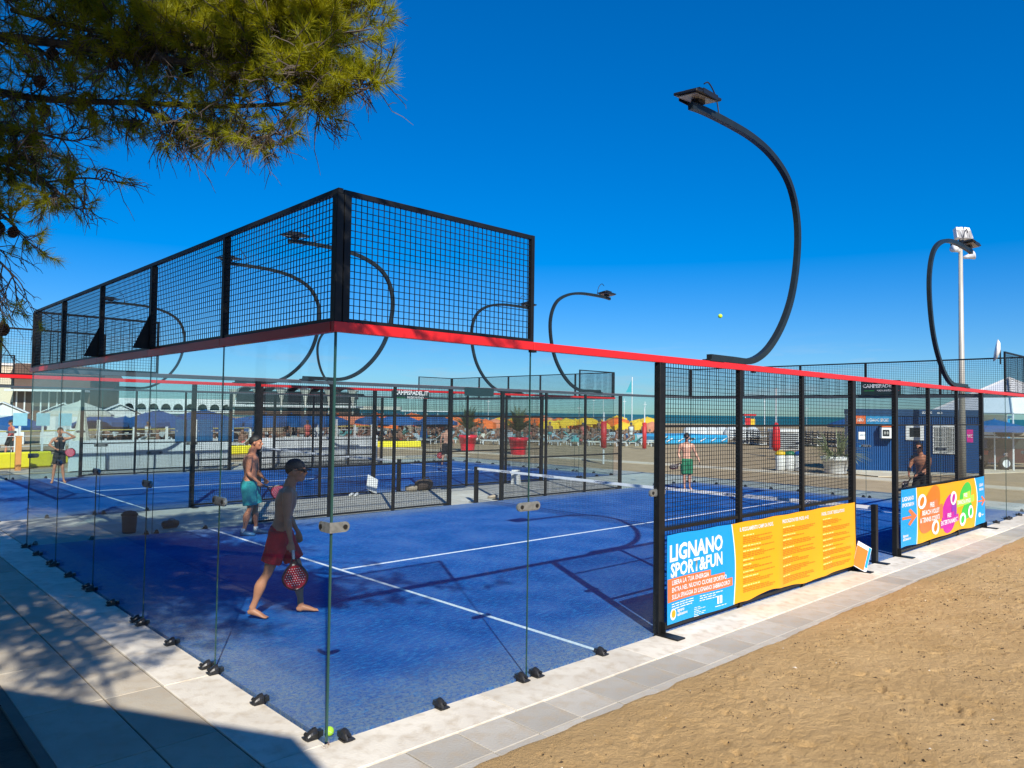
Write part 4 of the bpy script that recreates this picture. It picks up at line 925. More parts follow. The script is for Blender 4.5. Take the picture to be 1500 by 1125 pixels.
# walker on the sand at far left
M_rtop = mat('faded_red_vest', (.45, .07, .06), .8)
person((4.25, 36.9, -.03), R(200), 'walker in a red vest and dark shorts passing the white cabins', dict(kr=(.1, .16, .52), ar=(.1, .2, .085), tr=(.1, .38, .025), kl=(-.1, -.02, .5), al=(-.1, -.22, .12), tl=(-.1, -.06, .03)), M_skin, 1.72, .024, M_blk, .40, 'short', M_capn, None, top=M_rtop)

# tennis balls
def ball(loc, label):
    b = MB(); b.ell((0, 0, 0), (.0335,)*3, 22, 14); o = b.build('tennis_ball', M_ball, None, True, loc); tag(o, label, 'ball', 'yellow green balls')
    s = MB(); P = [(.0338*math.cos(t)*math.cos(.45*math.sin(2*t)), .0338*math.sin(t)*math.cos(.45*math.sin(2*t)), .0338*math.sin(.45*math.sin(2*t))) for t in np.linspace(0, 2*math.pi, 40)]
    s.tube(P, .0009, 5); s.build('seam', M_white, o); return o
ball((.065, .075, .044), 'yellow green ball wedged inside the near glass corner between two clamps')
bo = ball((4.32, -.1, 3.56), 'yellow green ball flying in the sky beside the large floodlight')
bo.location = (7.42, 1.306, 3.91)

# ------------------------------------------------------------------ small things around the courts
M_bag = mat('brown_bag', (.09, .06, .045), .8, 0, (.05, .035, .03), 8, .6); M_beige = mat('beige_cloth', (.42, .34, .25), .85)
M_grey = mat('dark_grey_plastic', (.03, .032, .035), .5)
r = empty('propped_board', (8.95, 13.30, .012), R(20), 'white square board propped on the concrete between the two courts', 'board')
b = MB(); b.box((0, 0, .27), (.44, .02, .44), Matrix.Rotation(R(-14), 4, 'X') @ Matrix.Rotation(R(24), 4, 'Y'), .003); b.build('board', M_white, r)
b = MB(); b.span((-.02, .04, 0), (.02, .16, .02)); b.tube([(0, .05, .32), (0, .15, .01)], .012, 6); b.build('prop', M_whitem, r)
def bag(loc, sc, m, label, rz=0):
    r = empty('sports_bag', loc, rz, label, 'bag'); b = MB(); b.tube([(-.28, 0, .13), (-.24, 0, .14), (0, 0, .15), (.24, 0, .14), (.28, 0, .13)], [(.09, .10), (.13, .13), (.14, .15), (.13, .13), (.09, .10)], 14, True, (0, 1, 0)); b.build('holdall', m, r, True)
    b = MB(); b.tube(catmull([(-.13, -.12, .16), (-.1, -.08, .32), (.1, -.08, .32), (.13, -.12, .16)], 4), .012, 6); b.build('handle', M_blk, r); r.scale = (sc,)*3
bag((10.75, 13.28, .010), 1.15, M_bag, 'dark brown sports bag on the concrete beside the farther court', .3); bag((10.25, 13.22, .010), .62, M_beige, 'small beige bag lying next to the brown sports bag', -.4)
def shoe_pair(loc, rz, label, m):
    r = empty('shoes', loc, rz, label, 'shoes')
    for s in (-1, 1):
        b = MB(); b.tube([(s*.07, -.12, .035), (s*.07, -.05, .055), (s*.07, .06, .035), (s*.075, .15, .022)], [(.035, .03), (.040, .045), (.043, .034), (.03, .02)], 10, True, (1, 0, 0)); b.build('shoe', m, r, True)
shoe_pair((11.1, 10.55, .006), .8, 'pair of pale shoes left on the concrete by the net post', M_beige); shoe_pair((8.3, 13.2, .006), 2.2, 'pair of white shoes beside the propped white board', M_white)
r = empty('folding_board', (14.4, 13.1, .006), R(20), 'white folding board standing open on the concrete strip between the courts', 'board')
for s in (-1, 1):
    b = MB(); b.add([(s*.14-.0, -.19, 0), (s*.14, .19, 0), (s*.02, .19, .62), (s*.02, -.19, .62), (s*.14+s*.02, -.19, 0), (s*.16, .19, 0), (s*.04, .19, .62), (s*.04, -.19, .62)], [(0, 1, 2, 3), (7, 6, 5, 4), (0, 4, 5, 1), (1, 5, 6, 2), (2, 6, 7, 3), (3, 7, 4, 0)]); b.build('leaf', M_white, r, recalc=True); r.scale = (.6, .75, .75)
r = empty('litter_bin', (1.72, 10.4, .006), .2, 'dark bin standing in the shade between the two courts', 'bin')
b = MB(); b.lathe([(.20, 0), (.23, .05), (.26, .62), (.27, .66)], n=20); b.build('drum', M_grey, r, True); b = MB(); b.lathe([(.285, .66), (.285, .70), (.20, .80), (.05, .84)], n=20); b.build('lid', M_blk, r, True); r.scale = (.52, .52, .5)
bag((2.5, 10.5, .008), .55, M_blk, 'black holdall on the shaded concrete beside the bin', .1)
# small weeds at the corner
M_dry = mat('dry_grass', (.30, .17, .07), .9)
b = MB()
for i in range(26):
    a = rnd.uniform(0, 6.28); l = rnd.uniform(.02, .06); p = Vector((-.03+rnd.uniform(-.03, .04), -.05+rnd.uniform(-.03, .03), .004)); e = p+Vector((math.cos(a)*l, math.sin(a)*l, rnd.uniform(.005, .04))); s_ = Vector((math.sin(a), -math.cos(a), 0))*.0015
    b.add([tuple(p-s_), tuple(p+s_), tuple(e)], [(0, 1, 2)])
o = b.build('dry_grass', M_dry); tag(o, 'wisp of dry grass caught at the foot of the glass corner', 'grass', kind='stuff')

# ------------------------------------------------------------------ behind the courts: left
M_wb = mat('white_board', (.72, .74, .75), .5, 0, (.62, .65, .67), .8, .6)
M_sky = mat('pale_blue_sign', (.30, .58, .68), .6); M_bluesign = mat('blue_sign', (.03, .17, .38), .45, 0, (.05, .24, .48), 2, .6)
def board_row(x0, x1, y, n, label):
    r = empty('white_board_wall', (x0, y, -.03), 0, label, 'barrier')
    for i in range(n):
        a, c = (x1-x0)*i/n, (x1-x0)*(i+1)/n; b = MB(); b.span((a+.012, -.02, .02), (c-.012, .02, 1.14), .004); b.build('panel', M_wb, r)
    for i in range(n+1):
        b = MB(); xx = (x1-x0)*i/n; b.span((xx-.03, .025, 0), (xx+.03, .085, 1.2)); b.build('post', M_whitem, r)
board_row(4.3, 10.3, 26.3, 5, 'white panel barrier at left behind the farther court')
board_row(11.6, 17.6, 26.3, 5, 'white panel barrier right of the gap behind the farther court')
for i, (px, lb) in enumerate(((7.39, 'blue square board mounted left of the three on the far glass'), (8.18, 'middle blue square board on the far glass behind the farther court'), (8.98, 'rightmost blue square board on the far glass'))):
    r = empty('square_board', (px*1.0, 23.62, 1.52), 0, lb, 'sign'); b = MB(); b.span((-.30, -.015, -.42), (.30, .015, .42), .006); b.build('panel', M_bluesign, r); b = MB()
    for s in (-1, 1): b.span((s*.25-.015, -.05, -.02), (s*.25+.015, -.015, .02))
    b.build('bracket', M_whitem, r)
for i, px in enumerate((3.9, 4.75, 5.6)):
    r = empty('sign_on_post', (px, 33.0, -.04), 0, ('leftmost', 'middle', 'rightmost')[i]+' pale blue square sign on a post near the white cabins', 'sign', None)
    b = MB(); b.span((-.26, -.02, 1.55), (.26, .0, 2.1), .005); b.build('panel', M_sky, r); b = MB(); b.span((-.04, .002, 0), (.04, .06, 2.0)); b.build('post', M_whitem, r)
M_yelp = mat('yellow_foam', (.85, .72, .02), .6, 0, (.75, .60, .02), 3, .5); M_orange = mat('orange_post', (.75, .30, .08), .6)
def low_wall(x0, y0, x1, y1, h, label, n=4):
    L_ = math.hypot(x1-x0, y1-y0); r = empty('yellow_border', (x0, y0, -.05), math.atan2(y1-y0, x1-x0), label, 'barrier')
    for i in range(n): b = MB(); b.span((L_*i/n+.01, -.18, 0), (L_*(i+1)/n-.01, .18, h), .05); b.build('block', M_yelp, r)
low_wall(.5, 28.6, 4.4, 29.8, .62, 'thick yellow foam border beside the walker at far left', 3); low_wall(4.8, 31.2, 10.0, 34.0, .4, 'long yellow foam border behind the white sign posts', 4)
low_wall(13.0, 34, 17.6, 34.8, .45, 'yellow foam border between the two white barriers', 4); low_wall(22.8, 37.5, 27.4, 36.0, .42, 'yellow foam border just left of the red pots', 3)
r = empty('orange_post', (3.0, 28.0, -.05), 0, 'short orange post before the yellow foam border', 'post'); b = MB(); b.span((-.09, -.09, 0), (.09, .09, 1.25), .01); b.build('shaft', M_orange, r); b = MB(); b.span((-.10, -.10, 1.26), (.10, .10, 1.30)); b.build('cap', M_orange, r)
# white rail fence
M_rope = mat('yellow_rail', (.62, .50, .14), .6)
M_shadesoil = mat('shaded_soil', (.055, .038, .024), .95, 0, (.10, .072, .045), 4, .8, .5, 30)  # brown soil darkened to stand in for grove shade mirrored in the glass
b = MB(); b.span((-40, -14, -.3), (-1.585, 60, -.008)); o = b.build('shaded_soil_ground', M_shadesoil); tag(o, kind='structure')
rf = empty('rail_fence', (0, 0, -.05), 0, 'long white post and rail fence in front of the blue umbrellas', 'fence')
FP = [(2.5+i*1.9, 36+i*.62) for i in range(15)]
for i, p in enumerate(FP):
    b = MB(); hh = 1.35 if i % 3 else 1.75; b.span((p[0]-.07, p[1]-.07, 0), (p[0]+.07, p[1]+.07, hh), .01); b.build('post', M_white, rf)
for z, m in ((1.22, M_rope), (.98, M_whitem), (.5, M_whitem)):
    b = MB(); b.tube([(p[0], p[1], z) for p in FP], .035 if z > 1 else .02, 6); b.build('rail', m, rf)
# white changing cabins
M_cab = mat('cabin_white', (.74, .74, .72), .6, 0, (.62, .62, .60), 2, .5); M_cabdoor = mat('cabin_door', (.45, .52, .55), .6)  # plain blue-grey colour of the doors
def cabin():
    r = empty('beach_cabin', (0, 0, 0)); b = MB(); b.span((-1.2, -1, 0), (1.2, 1, 2.0)); b.prism([(-1.2, 2.001), (1.2, 2.001), (0, 2.55)], -1, 1, 1); b.build('wall', M_cab, r)
    for s in (-1, 1):
        b = MB(); b.add([(s*1.4, -1.15, 1.93), (0, -1.15, 2.60), (0, 1.15, 2.60), (s*1.4, 1.15, 1.93), (s*1.4, -1.15, 1.99), (0, -1.15, 2.66), (0, 1.15, 2.66), (s*1.4, 1.15, 1.99)], [(0, 1, 2, 3), (7, 6, 5, 4), (0, 4, 5, 1), (3, 2, 6, 7), (0, 3, 7, 4), (1, 5, 6, 2)]); b.build('roof', M_white, r, recalc=True)
    b = MB(); b.span((-.4, -1.03, .05), (.4, -1.003, 1.8)); q = b.build('door', M_cabdoor, r); b = MB(); b.span((.28, -1.06, .9), (.33, -1.031, .96)); b.build('handle', M_blk, q)
    return r
cb = cabin()
for i, (x, y) in enumerate(((3.0, 52), (6.2, 51.4), (9.4, 50.8), (12.6, 50.2))):
    o = cb if i == 0 else copy_tree(cb); o.location = (x, y, -.05); o.rotation_euler = (0, 0, R(-12))
    tag(o, ('first white gable roofed beach cabin at the left picture edge', 'second white beach cabin behind the walker', 'third white beach cabin behind the pale blue signs', 'fourth white beach cabin near the pale parasol')[i], 'cabin', 'white beach cabins')
# white canopy and folded cream parasol
M_cream = mat('cream_canvas', (.62, .60, .50), .8, 0, (.52, .50, .42), 4, .5); M_blueu = mat('blue_canvas', (.004, .085, .27), .7, 0, (.003, .06, .20), 3, .7); M_oru = mat('orange_canvas', (.85, .17, .02), .7, 0, (.70, .13, .02), 3, .6)
M_yelu = mat('yellow_canvas', (.88, .55, .02), .7, 0, (.80, .45, .02), 3, .6); M_pk = mat('coral_canvas', (.80, .27, .14), .7)
def umbrella(name, m, rad, z0, z1, skirt=.18, n=8, pole=M_whitem):
    r = empty(name, (0, 0, 0)); b = MB(); b.lathe([(rad, z0-skirt), (rad*1.0, z0), (rad*.62, z0+(z1-z0)*.48), (.06, z1), (.02, z1+.06)], n=n)
    f0 = b.f; b.f = f0[:-2]; b.m = b.m[:-2]; b.build('canopy', m, r)
    b = MB(); b.tube([(0, 0, 0), (0, 0, z1+.02)], .03, 6); b.build('pole', pole, r); return r
def scatter_umbrellas(proto, spots, label, group, cat='umbrella'):
    for i, s in enumerate(spots):
        o = proto if i == 0 else copy_tree(proto); o.location = (s[0], s[1], s[2] if len(s) > 2 else 0); o.location.z += rnd.uniform(-.38, .10); o.rotation_euler = (rnd.uniform(-.09, .09), rnd.uniform(-.09, .09), rnd.uniform(0, 1)); k = rnd.uniform(.82, 1.1); o.scale = (k, k, rnd.uniform(.90, 1.06))
        tag(o, label if isinstance(label, str) else label[i], cat, group)
def pt(u, v, dist, z=None):
    """ground point seen at picture column u, at a given distance"""
    d = F_+R2*((u-750)/FPX); d.z = 0; d.normalize(); p = CAM+d*dist; return (p.x, p.y, 0 if z is None else z)
def pts(l): return [pt(u, 0, d) for u, d in l]
ub = umbrella('blue_umbrella', M_blueu, 1.75, 1.62, 2.15, .26)
scatter_umbrellas(ub, pts([(150, 49), (182, 52), (215, 50), (252, 53), (285, 50), (318, 52), (352, 55), (392, 51), (425, 53), (455, 56), (480, 58), (545, 62), (585, 60), (635, 66), (640, 58), (20, 46), (232, 58), (300, 60), (370, 61), (1238, 78)]),
                  'blue beach umbrella open in the rows behind the white rail fence', 'blue umbrellas')
uo = umbrella('orange_umbrella', M_oru, 1.15, 1.66, 2.02, .50)
scatter_umbrellas(uo, pts([(478, 68), (497, 70), (515, 66), (534, 69), (553, 71), (572, 67), (590, 70), (606, 66), (622, 70), (640, 72), (655, 67), (664, 70), (700, 72), (712, 68), (726, 71), (740, 74), (772, 70), (786, 73), (800, 80), (820, 76), (846, 74), (905, 73), (958, 72), (508, 77), (545, 79), (584, 78), (615, 80)]),
                  'orange beach umbrella with hanging valance among the crowded sun loungers', 'orange umbrellas')
uy = umbrella('yellow_umbrella', M_yelu, 1.15, 1.64, 2.00, .42)
for i_, o_ in enumerate([o for o in bpy.data.objects if o.get('group') == 'orange umbrellas']):
    if i_ % 4 == 2:
        for ch in children(o_):
            if ch.name.startswith('canopy'):
                ch.data = ch.data.copy(); ch.data.materials.clear(); ch.data.materials.append(M_pk)
scatter_umbrellas(uy, pts([(718, 77), (733, 73), (752, 76), (806, 71), (818, 74), (832, 71), (845, 79), (860, 72), (872, 76), (886, 73), (898, 77), (914, 72), (926, 75), (938, 72), (950, 77), (880, 82), (906, 84), (935, 83), (580, 74), (655, 76)]),
                  'yellow beach umbrella standing in the sunny rows toward the sea', 'yellow umbrellas')
fu = umbrella('cream_parasol', M_cream, 1.7, 2.0, 2.7, .1); o = fu; p = pt(118, 0, 46); o.location = (p[0], p[1], -.05); tag(o, 'wide cream parasol at left beside the white beach cabins', 'umbrella')
r = empty('folded_parasol', pt(622, 0, 52), 0, 'closed dark blue parasol between the orange umbrellas', 'umbrella'); b = MB(); b.lathe([(.30, .55), (.22, 1.0), (.10, 1.8), (.03, 2.2)], n=10); b.build('canopy', M_blueu, r); b = MB(); b.tube([(0, 0, 0), (0, 0, 2.25)], .03, 6); b.build('pole', M_whitem, r)
r = empty('folded_parasol', pt(122, 0, 42), 0, 'closed cream parasol standing near the white cabins', 'umbrella'); b = MB(); b.lathe([(.48, .35), (.30, 1.2), (.14, 2.2), (.03, 2.6)], n=10); b.build('canopy', M_cream, r); b = MB(); b.tube([(0, 0, 0), (0, 0, 2.65)], .03, 6); b.build('pole', M_whitem, r)
# sun loungers in the rows
M_lng = mat('lounger_fabric', (.34, .40, .42), .8); M_lngt = mat('teal_fabric', (.10, .34, .34), .8)
def lounger(m):
    b = MB(); b.box((0, .35, .33), (.62, 1.25, .05)); b.box((0, -.50, .52), (.62, .70, .05), Matrix.Rotation(R(-38), 4, 'X'))
    b.cur = 1
    for sx in (-.28, .28):
        for yy in (-.35, .85): b.box((sx, yy, .155), (.05, .05, .31))
        b.box((sx, .3, .29), (.05, 1.35, .04))
    return b.mesh('sun_lounger', [m, M_whitem])
LG = [lounger(M_lng), lounger(M_lngt), lounger(M_cream)]
k = 0
for d in (57, 61, 65, 69, 74):
    for u in range(470, 965, 17):
        uu = u+rnd.uniform(-5, 5)
        if 655 < uu < 690 and d < 60: continue
        if uu < 620 and d < 60: continue
        p = pt(uu, 0, d+rnd.uniform(-1, 1)); o = link('sun_lounger', LG[(0, 0, 1, 0, 2)[k % 5]], None, None, (p[0], p[1], -.05)); o.rotation_euler = (0, 0, rnd.choice((R(35), R(215), R(45), R(125)))+rnd.uniform(-.3, .3)); k += 1
        tag(o, 'low sun lounger among the orange and yellow umbrellas', 'sun lounger', 'sun loungers among the orange and yellow umbrellas')
for d in (48, 52, 56):
    for u in range(140, 470, 24):
        uu = u+rnd.uniform(-7, 7); p = pt(uu, 0, d+rnd.uniform(-1, 1)); o = link('sun_lounger', LG[rnd.choice((0, 2))], None, None, (p[0], p[1], -.05)); o.rotation_euler = (0, 0, rnd.uniform(0, 6))
        tag(o, 'low sun lounger in the shade of the blue umbrellas', 'sun lounger', 'sun loungers under the blue umbrellas')
# the crowd: distant bathers, one mass
M_crowd = [mat('bather_skin', (.22, .11, .07), .7), mat('bather_dark', (.05, .055, .07), .8), mat('bather_white', (.62, .62, .60), .8), mat('bather_teal', (.05, .26, .28), .8), mat('bather_coral', (.55, .12, .10), .8)]
cb_ = MB()
def bather(x, y, z, a, sit, cl, h=1.0):
    def P(px, py, pz): return (x+(px*math.cos(a)-py*math.sin(a))*h, y+(px*math.sin(a)+py*math.cos(a))*h, z+pz*h)
    cb_.cur = 0
    if sit:
        cb_.tube([P(0, 0, .35), P(0, -.1, .65), P(0, -.12, .9)], [.13, .14, .08], 6)
        cb_.tube([P(.08, 0, .38), P(.1, .42, .55), P(.1, .75, .3)], [.08, .07, .05], 5); cb_.tube([P(-.08, 0, .38), P(-.1, .42, .55), P(-.1, .75, .3)], [.08, .07, .05], 5)
        cb_.ell(P(0, -.1, 1.04), (.10*h, .10*h, .12*h), 7, 5); cb_.cur = cl; cb_.tube([P(0, 0, .30), P(0, -.03, .48)], .15*h, 6)
    else:
        s = rnd.uniform(-.15, .15)
        cb_.tube([P(.08, 0, .85), P(.1, s, .45), P(.1, s*1.2, .02)], [.09, .065, .045], 5); cb_.tube([P(-.08, 0, .85), P(-.1, -s, .45), P(-.1, -s*1.3, .02)], [.09, .065, .045], 5)
        cb_.tube([P(0, 0, .85), P(0, 0, 1.15), P(0, 0, 1.42), P(0, 0, 1.5)], [.15, .13, .18, .07], 6)
        for sg in (-1, 1): cb_.tube([P(sg*.18, 0, 1.42), P(sg*.24, 0, 1.15), P(sg*.2, .12, .92)], [.05, .045, .03], 5)
        cb_.ell(P(0, 0, 1.64), (.09*h, .10*h, .12*h), 7, 5); cb_.cur = 1; cb_.ell(P(0, -.02, 1.68), (.10*h, .11*h, .10*h), 7, 5); cb_.cur = cl; cb_.tube([P(0, 0, .74), P(0, 0, .98)], .17*h, 6)
        if rnd.random() < .35: cb_.tube([P(0, 0, .98), P(0, 0, 1.43)], .19*h, 6)
for i in range(260):
    u = rnd.choice((rnd.uniform(470, 965), rnd.uniform(620, 965), rnd.uniform(140, 620))); d = rnd.uniform(56, 82) if u > 470 else rnd.uniform(48, 60)
    p = pt(u, 0, d); bather(p[0], p[1], -.05, rnd.uniform(0, 6.28), rnd.random() < .82, rnd.choice((1, 1, 2, 3, 4)), rnd.uniform(.85, 1.05))
o = cb_.build('beach_crowd', M_crowd, None, True); tag(o, 'bathers sitting and standing among the umbrellas', 'crowd', kind='stuff')

# ------------------------------------------------------------------ red pots with palms
M_pot = mat('red_plastic', (.78, .012, .035), .35, 0, (.66, .012, .03), 3, .5, coat=.2)
def frond_mat(name, c, c2):
    m = mat(name, c, .6, 0, c2, 5, .6); n, N, L, bs = nodes_of(m); t = N.new('ShaderNodeBsdfTranslucent'); t.inputs[0].default_value = (*[min(1, x*1.2) for x in c], 1)
    mx = N.new('ShaderNodeMixShader'); mx.inputs[0].default_value = .35; o_ = [x for x in N if x.type == 'OUTPUT_MATERIAL'][0]; L.new(bs.outputs[0], mx.inputs[1]); L.new(t.outputs[0], mx.inputs[2]); L.new(mx.outputs[0], o_.inputs[0]); return m
M_palm = frond_mat('palm_leaf', (.11, .16, .06), (.20, .20, .09)); M_soil = mat('soil', (.05, .035, .025), .95)
def blades(b, root, d, L_, droop, wd, n=7):
    """one long tapering, folding strap leaf"""
    d = Vector(d).normalized(); side = d.cross(Vector((0, 0, 1))); side = side.normalized() if side.length > .01 else Vector((1, 0, 0)); p = Vector(root); vs = []; 
    for i in range(n+1):
        t = i/n; w_ = wd*(1-t)**.7*(.6+.8*min(t*3, 1))+.001; q = p+Vector((0, 0, 0)); vs += [tuple(q-side*w_), tuple(q+Vector((0, 0, -w_*.4))), tuple(q+side*w_)]
        dd = (d+Vector((0, 0, -droop*t*t*1.6))).normalized(); p = p+dd*(L_/n)
    fs = []
    for i in range(n):
        a = 3*i; fs += [(a, a+1, a+4, a+3), (a+1, a+2, a+5, a+4)]
    b.add(vs, fs)
def palm(loc, label, seed):
    rr = random.Random(seed); r = empty('potted_palm', loc, 0, label, 'potted palm')
    b = MB(); b.lathe([(.40, 0), (.42, .04), (.46, .48), (.47, .50), (.50, .50), (.52, .80), (.56, .80), (.58, 1.0), (.53, 1.0), (.50, .90)], n=28); b.build('pot', M_pot, r, True)
    b = MB(); b.lathe([(.49, .86), (.49, .90)], n=20); b.build('soil', M_soil, r)
    b = MB(); b.tube([(0, 0, .85), (.02, 0, 1.15), (0, .01, 1.35)], [.13, .15, .12], 10); b.build('trunk', M_wood, r)
    for k in range(27):
        a = k*2.4+rr.uniform(-.3, .3); el = rr.uniform(.55, 1.5); d = Vector((math.cos(a)*math.cos(el), math.sin(a)*math.cos(el), math.sin(el))); L_ = rr.uniform(1.2, 1.9); b = MB(); p = Vector((0, 0, 1.3)); P = [p.copy()]; n = 12
        for i in range(n):
            t = i/n; dd = (d+Vector((0, 0, -1.0*t*t))).normalized(); p = p+dd*(L_/n); P.append(p.copy())
        b.tube(P, [.014-.010*i/n for i in range(n+1)], 4)
        for i in range(2, n+1):
            t = (P[i]-P[i-1]).normalized(); s = t.cross(Vector((0, 0, 1))).normalized()
            for sg in (-1, 1):
                for q in (0, .5):
                    o_ = P[i-1].lerp(P[i], q); ll = .34*math.sin(math.pi*min(1, (i+q)/n*.9+.12)); e = o_+(s*sg*.8+t*.55+Vector((0, 0, rr.uniform(-.05, .25)))).normalized()*ll; wv = t*.038
                    b.add([tuple(o_-wv), tuple(o_+wv), tuple(e)], [(0, 1, 2)])
        b.build('frond', M_palm, r)
palm((26.74, 30.27, -.05), 'palm in a big red pot, left one of two', 1); palm((26.92, 25.99, -.05), 'palm in a big red pot, right one of two', 5)
# white pot with spiky plant
r = empty('potted_plant', (29.3, 8.86, -.05), 0, 'spiky plant in a wide white pot before the blue kiosk', 'potted plant')
b = MB(); b.lathe([(.42, 0), (.44, .05), (.52, .55), (.58, .56), (.62, .72), (.56, .74), (.52, .66)], n=28); b.build('pot', M_white, r, True)
M_spike = frond_mat('spiky_leaf', (.26, .30, .14), (.42, .40, .24))
for k in range(11):
    a = k*2.4; el = rnd.uniform(.2, 1.3); b = MB()
    cx, cy = .25*math.cos(a), .25*math.sin(a)
    for q in range(16):
        a2 = a+rnd.uniform(-.7, .7); e2 = el+rnd.uniform(-.5, .3); blades(b, (cx, cy, .72+rnd.uniform(0, .15)), (math.cos(a2)*math.cos(e2), math.sin(a2)*math.cos(e2), math.sin(e2)), rnd.uniform(.8, 1.35), rnd.uniform(.3, .9), .020)
    b.build('leaf_tuft', M_spike, r)
# recycling bins
M_binw = mat('bin_white', (.72, .72, .70), .5, 0, (.58, .58, .55), 4, .6); M_bg = mat('bin_green', (.02, .16, .07), .5); M_bb = mat('bin_blue', (.01, .09, .35), .5); M_by = mat('bin_yellow', (.80, .52, .02), .5)
for i, (x, y, m, lb) in enumerate(((28.9, 11.15, M_by, 'white litter bin with a yellow lid'), (29.08, 10.80, M_bg, 'white litter bin with a green lid'), (29.26, 10.44, M_bb, 'white litter bin with a blue lid'))):
    r = empty('litter_bin', (x, y, -.05), R(-60), lb, 'bin', 'recycling bins'); b = MB(); b.lathe([(.19, .0), (.20, .03), (.21, .68), (.20, .70)], n=20, sy=.9); b.build('body', M_binw, r, True); b = MB(); b.lathe([(.225, .70), (.23, .76), (.17, .86), (.04, .89)], n=20, sy=.9); b.build('lid', m, r, True)
# volleyball posts, red closed parasol, poles and flags
M_pad = mat('red_padding', (.62, .015, .02), .5)
for (x, y, lb, h0, h1, h2) in ((25.28, 18.34, 'white post with a long red pad standing left on the sand', .78, 2.05, 2.5), (39.49, 26.42, 'red padded post farther out on the sand', .05, 1.85, 2.9)):
    r = empty('padded_post', (x, y, -.05), 0, lb, 'post'); b = MB(); b.tube([(0, 0, 0), (0, 0, h2)], .045, 8); b.build('post', M_whitem, r); b = MB(); b.tube([(0, 0, h0), (0, 0, h1)], [.15, .15], 10); b.build('pad', M_pad, r, True)
r = empty('closed_parasol', (39.2, 16.6, -.05), 0, 'tall closed red parasol behind the recycling bins', 'umbrella'); b = MB(); b.lathe([(.14, .35), (.26, .6), (.24, 1.4), (.16, 1.9), (.04, 2.05)], n=10); b.build('canopy', M_pad, r, True); b = MB(); b.tube([(0, 0, 0), (0, 0, 4.1)], .05, 8); b.build('pole', M_whitem, r)
M_flag = mat('teal_flag', (.03, .35, .42), .7)
p = pt(926, 0, 88); r = empty('flagpole', (p[0], p[1], -.3), R(-47), 'white flagpole with a teal pennant above the yellow umbrellas', 'flagpole'); b = MB(); b.tube([(0, 0, 0), (0, 0, 7.0)], .06, 6); b.build('pole', M_whitem, r)
b = MB(); b.add([(-.05, 0, 6.7), (-.05, 0, 5.2), (-.75, .12, 5.2), (-.55, .1, 5.5), (-.05, .03, 6.7), (-.05, .03, 5.2), (-.75, .15, 5.2), (-.55, .13, 5.5)], [(0, 1, 2, 3), (7, 6, 5, 4), (0, 3, 7, 4), (3, 2, 6, 7), (1, 5, 6, 2), (0, 4, 5, 1)]); b.build('flag', M_flag, r, recalc=True)
for i, (u, d, h) in enumerate(((849, 75, 3.4), (884, 78, 4.6), (915, 80, 4.2), (945, 79, 3.9), (1120, 95, 4.6), (1182, 70, 3.6), (716, 80, 4.0), (870, 92, 4.5))):
    p = pt(u, 0, d); r = empty('thin_mast', (p[0], p[1], -.2), 0, 'thin pale mast standing in front of the sea', 'mast', 'thin masts on the beach'); b = MB(); b.tube([(0, 0, 0), (0, 0, h)], .035, 5); b.build('shaft', M_whitem, r); b = MB(); b.box((0, 0, h-.3), (.5, .05, .06)); b.build('crossbar', M_whitem, r)
# pool, covers, lifeguard tower, hut, stacked loungers
M_pool = mat('pool_blue', (.03, .33, .62), .45, 0, (.05, .42, .70), 1, .6); M_cov = mat('white_cover', (.66, .66, .64), .8, 0, (.50, .51, .52), 1.5, .8)
q0, q1 = Vector(pt(972, 0, 61)), Vector(pt(1068, 0, 66)); dv = (q1-q0); L_ = dv.length; az = math.atan2(dv.y, dv.x)
r = empty('paddling_pool', (q0.x, q0.y, -.05), az, 'long low bright blue pool beyond the green shorts player', 'pool'); b = MB(); b.span((0, 0, 0), (L_, 5.0, .75), .12); b.build('wall', M_pool, r); b = MB()
for i in range(6): b.tube([(L_*(i+.5)/6-.3, -.06, .25), (L_*(i+.5)/6+.3, -.05, .5)], .05, 6)
b.build('white_mark', M_white, r)
for i in range(7):
    p = pt(1012+i*15, 0, 80+rnd.uniform(-2, 2)); r = empty('covered_pile', (p[0], p[1], -.1), rnd.uniform(0, 1), 'heap under a white cover behind the blue pool', 'covered pile', 'white covered heaps'); b = MB(); b.ell((0, 0, .35), (1.0, .9, 1.0), 12, 8); b.build('cover', M_cov, r, True); b = MB(); b.box((0, 0, .08), (1.6, 1.4, .16)); b.build('pallet', M_wood, r)
p = pt(1096, 0, 120); r = empty('lifeguard_tower', (p[0], p[1], -.5), R(-40), 'red, white and yellow lifeguard tower by the water', 'lifeguard tower')
b = MB(); 
for sx in (-.8, .8):
    for sy in (-.8, .8): b.tube([(sx, sy, 0), (sx*.8, sy*.8, 3.2)], .07, 5)
b.span((-.9, -.9, 1.35), (.9, .9, 1.45)); b.build('frame', M_white, r)
b = MB(); b.span((-.95, -.95, 2.85), (.95, .95, 3.15), .04); b.build('roof', M_pad, r); b = MB(); b.span((-.75, -.8, 1.46), (.1, -.7, 2.5)); b.build('panel', M_pad, r); b = MB(); b.span((.12, -.8, 1.46), (.75, -.7, 2.4)); b.build('panel', M_yelu, r)
p = pt(1148, 0, 58); r = empty('slatted_cabinet', (p[0], p[1], -.05), R(-35), 'white slatted cabinet with a pale top beyond the red parasol', 'cabinet'); b = MB(); b.span((-.95, -.4, 0), (.95, .4, 1.25)); b.build('body', M_cov, r); b = MB(); b.span((-1.05, -.5, 1.251), (1.05, .5, 1.5), .05); b.build('top', M_white, r)
for i in range(8): b = MB(); b.span((-.9, -.45, .08+i*.145), (.9, -.402, .15+i*.145)); b.build('slat', M_grey, r)
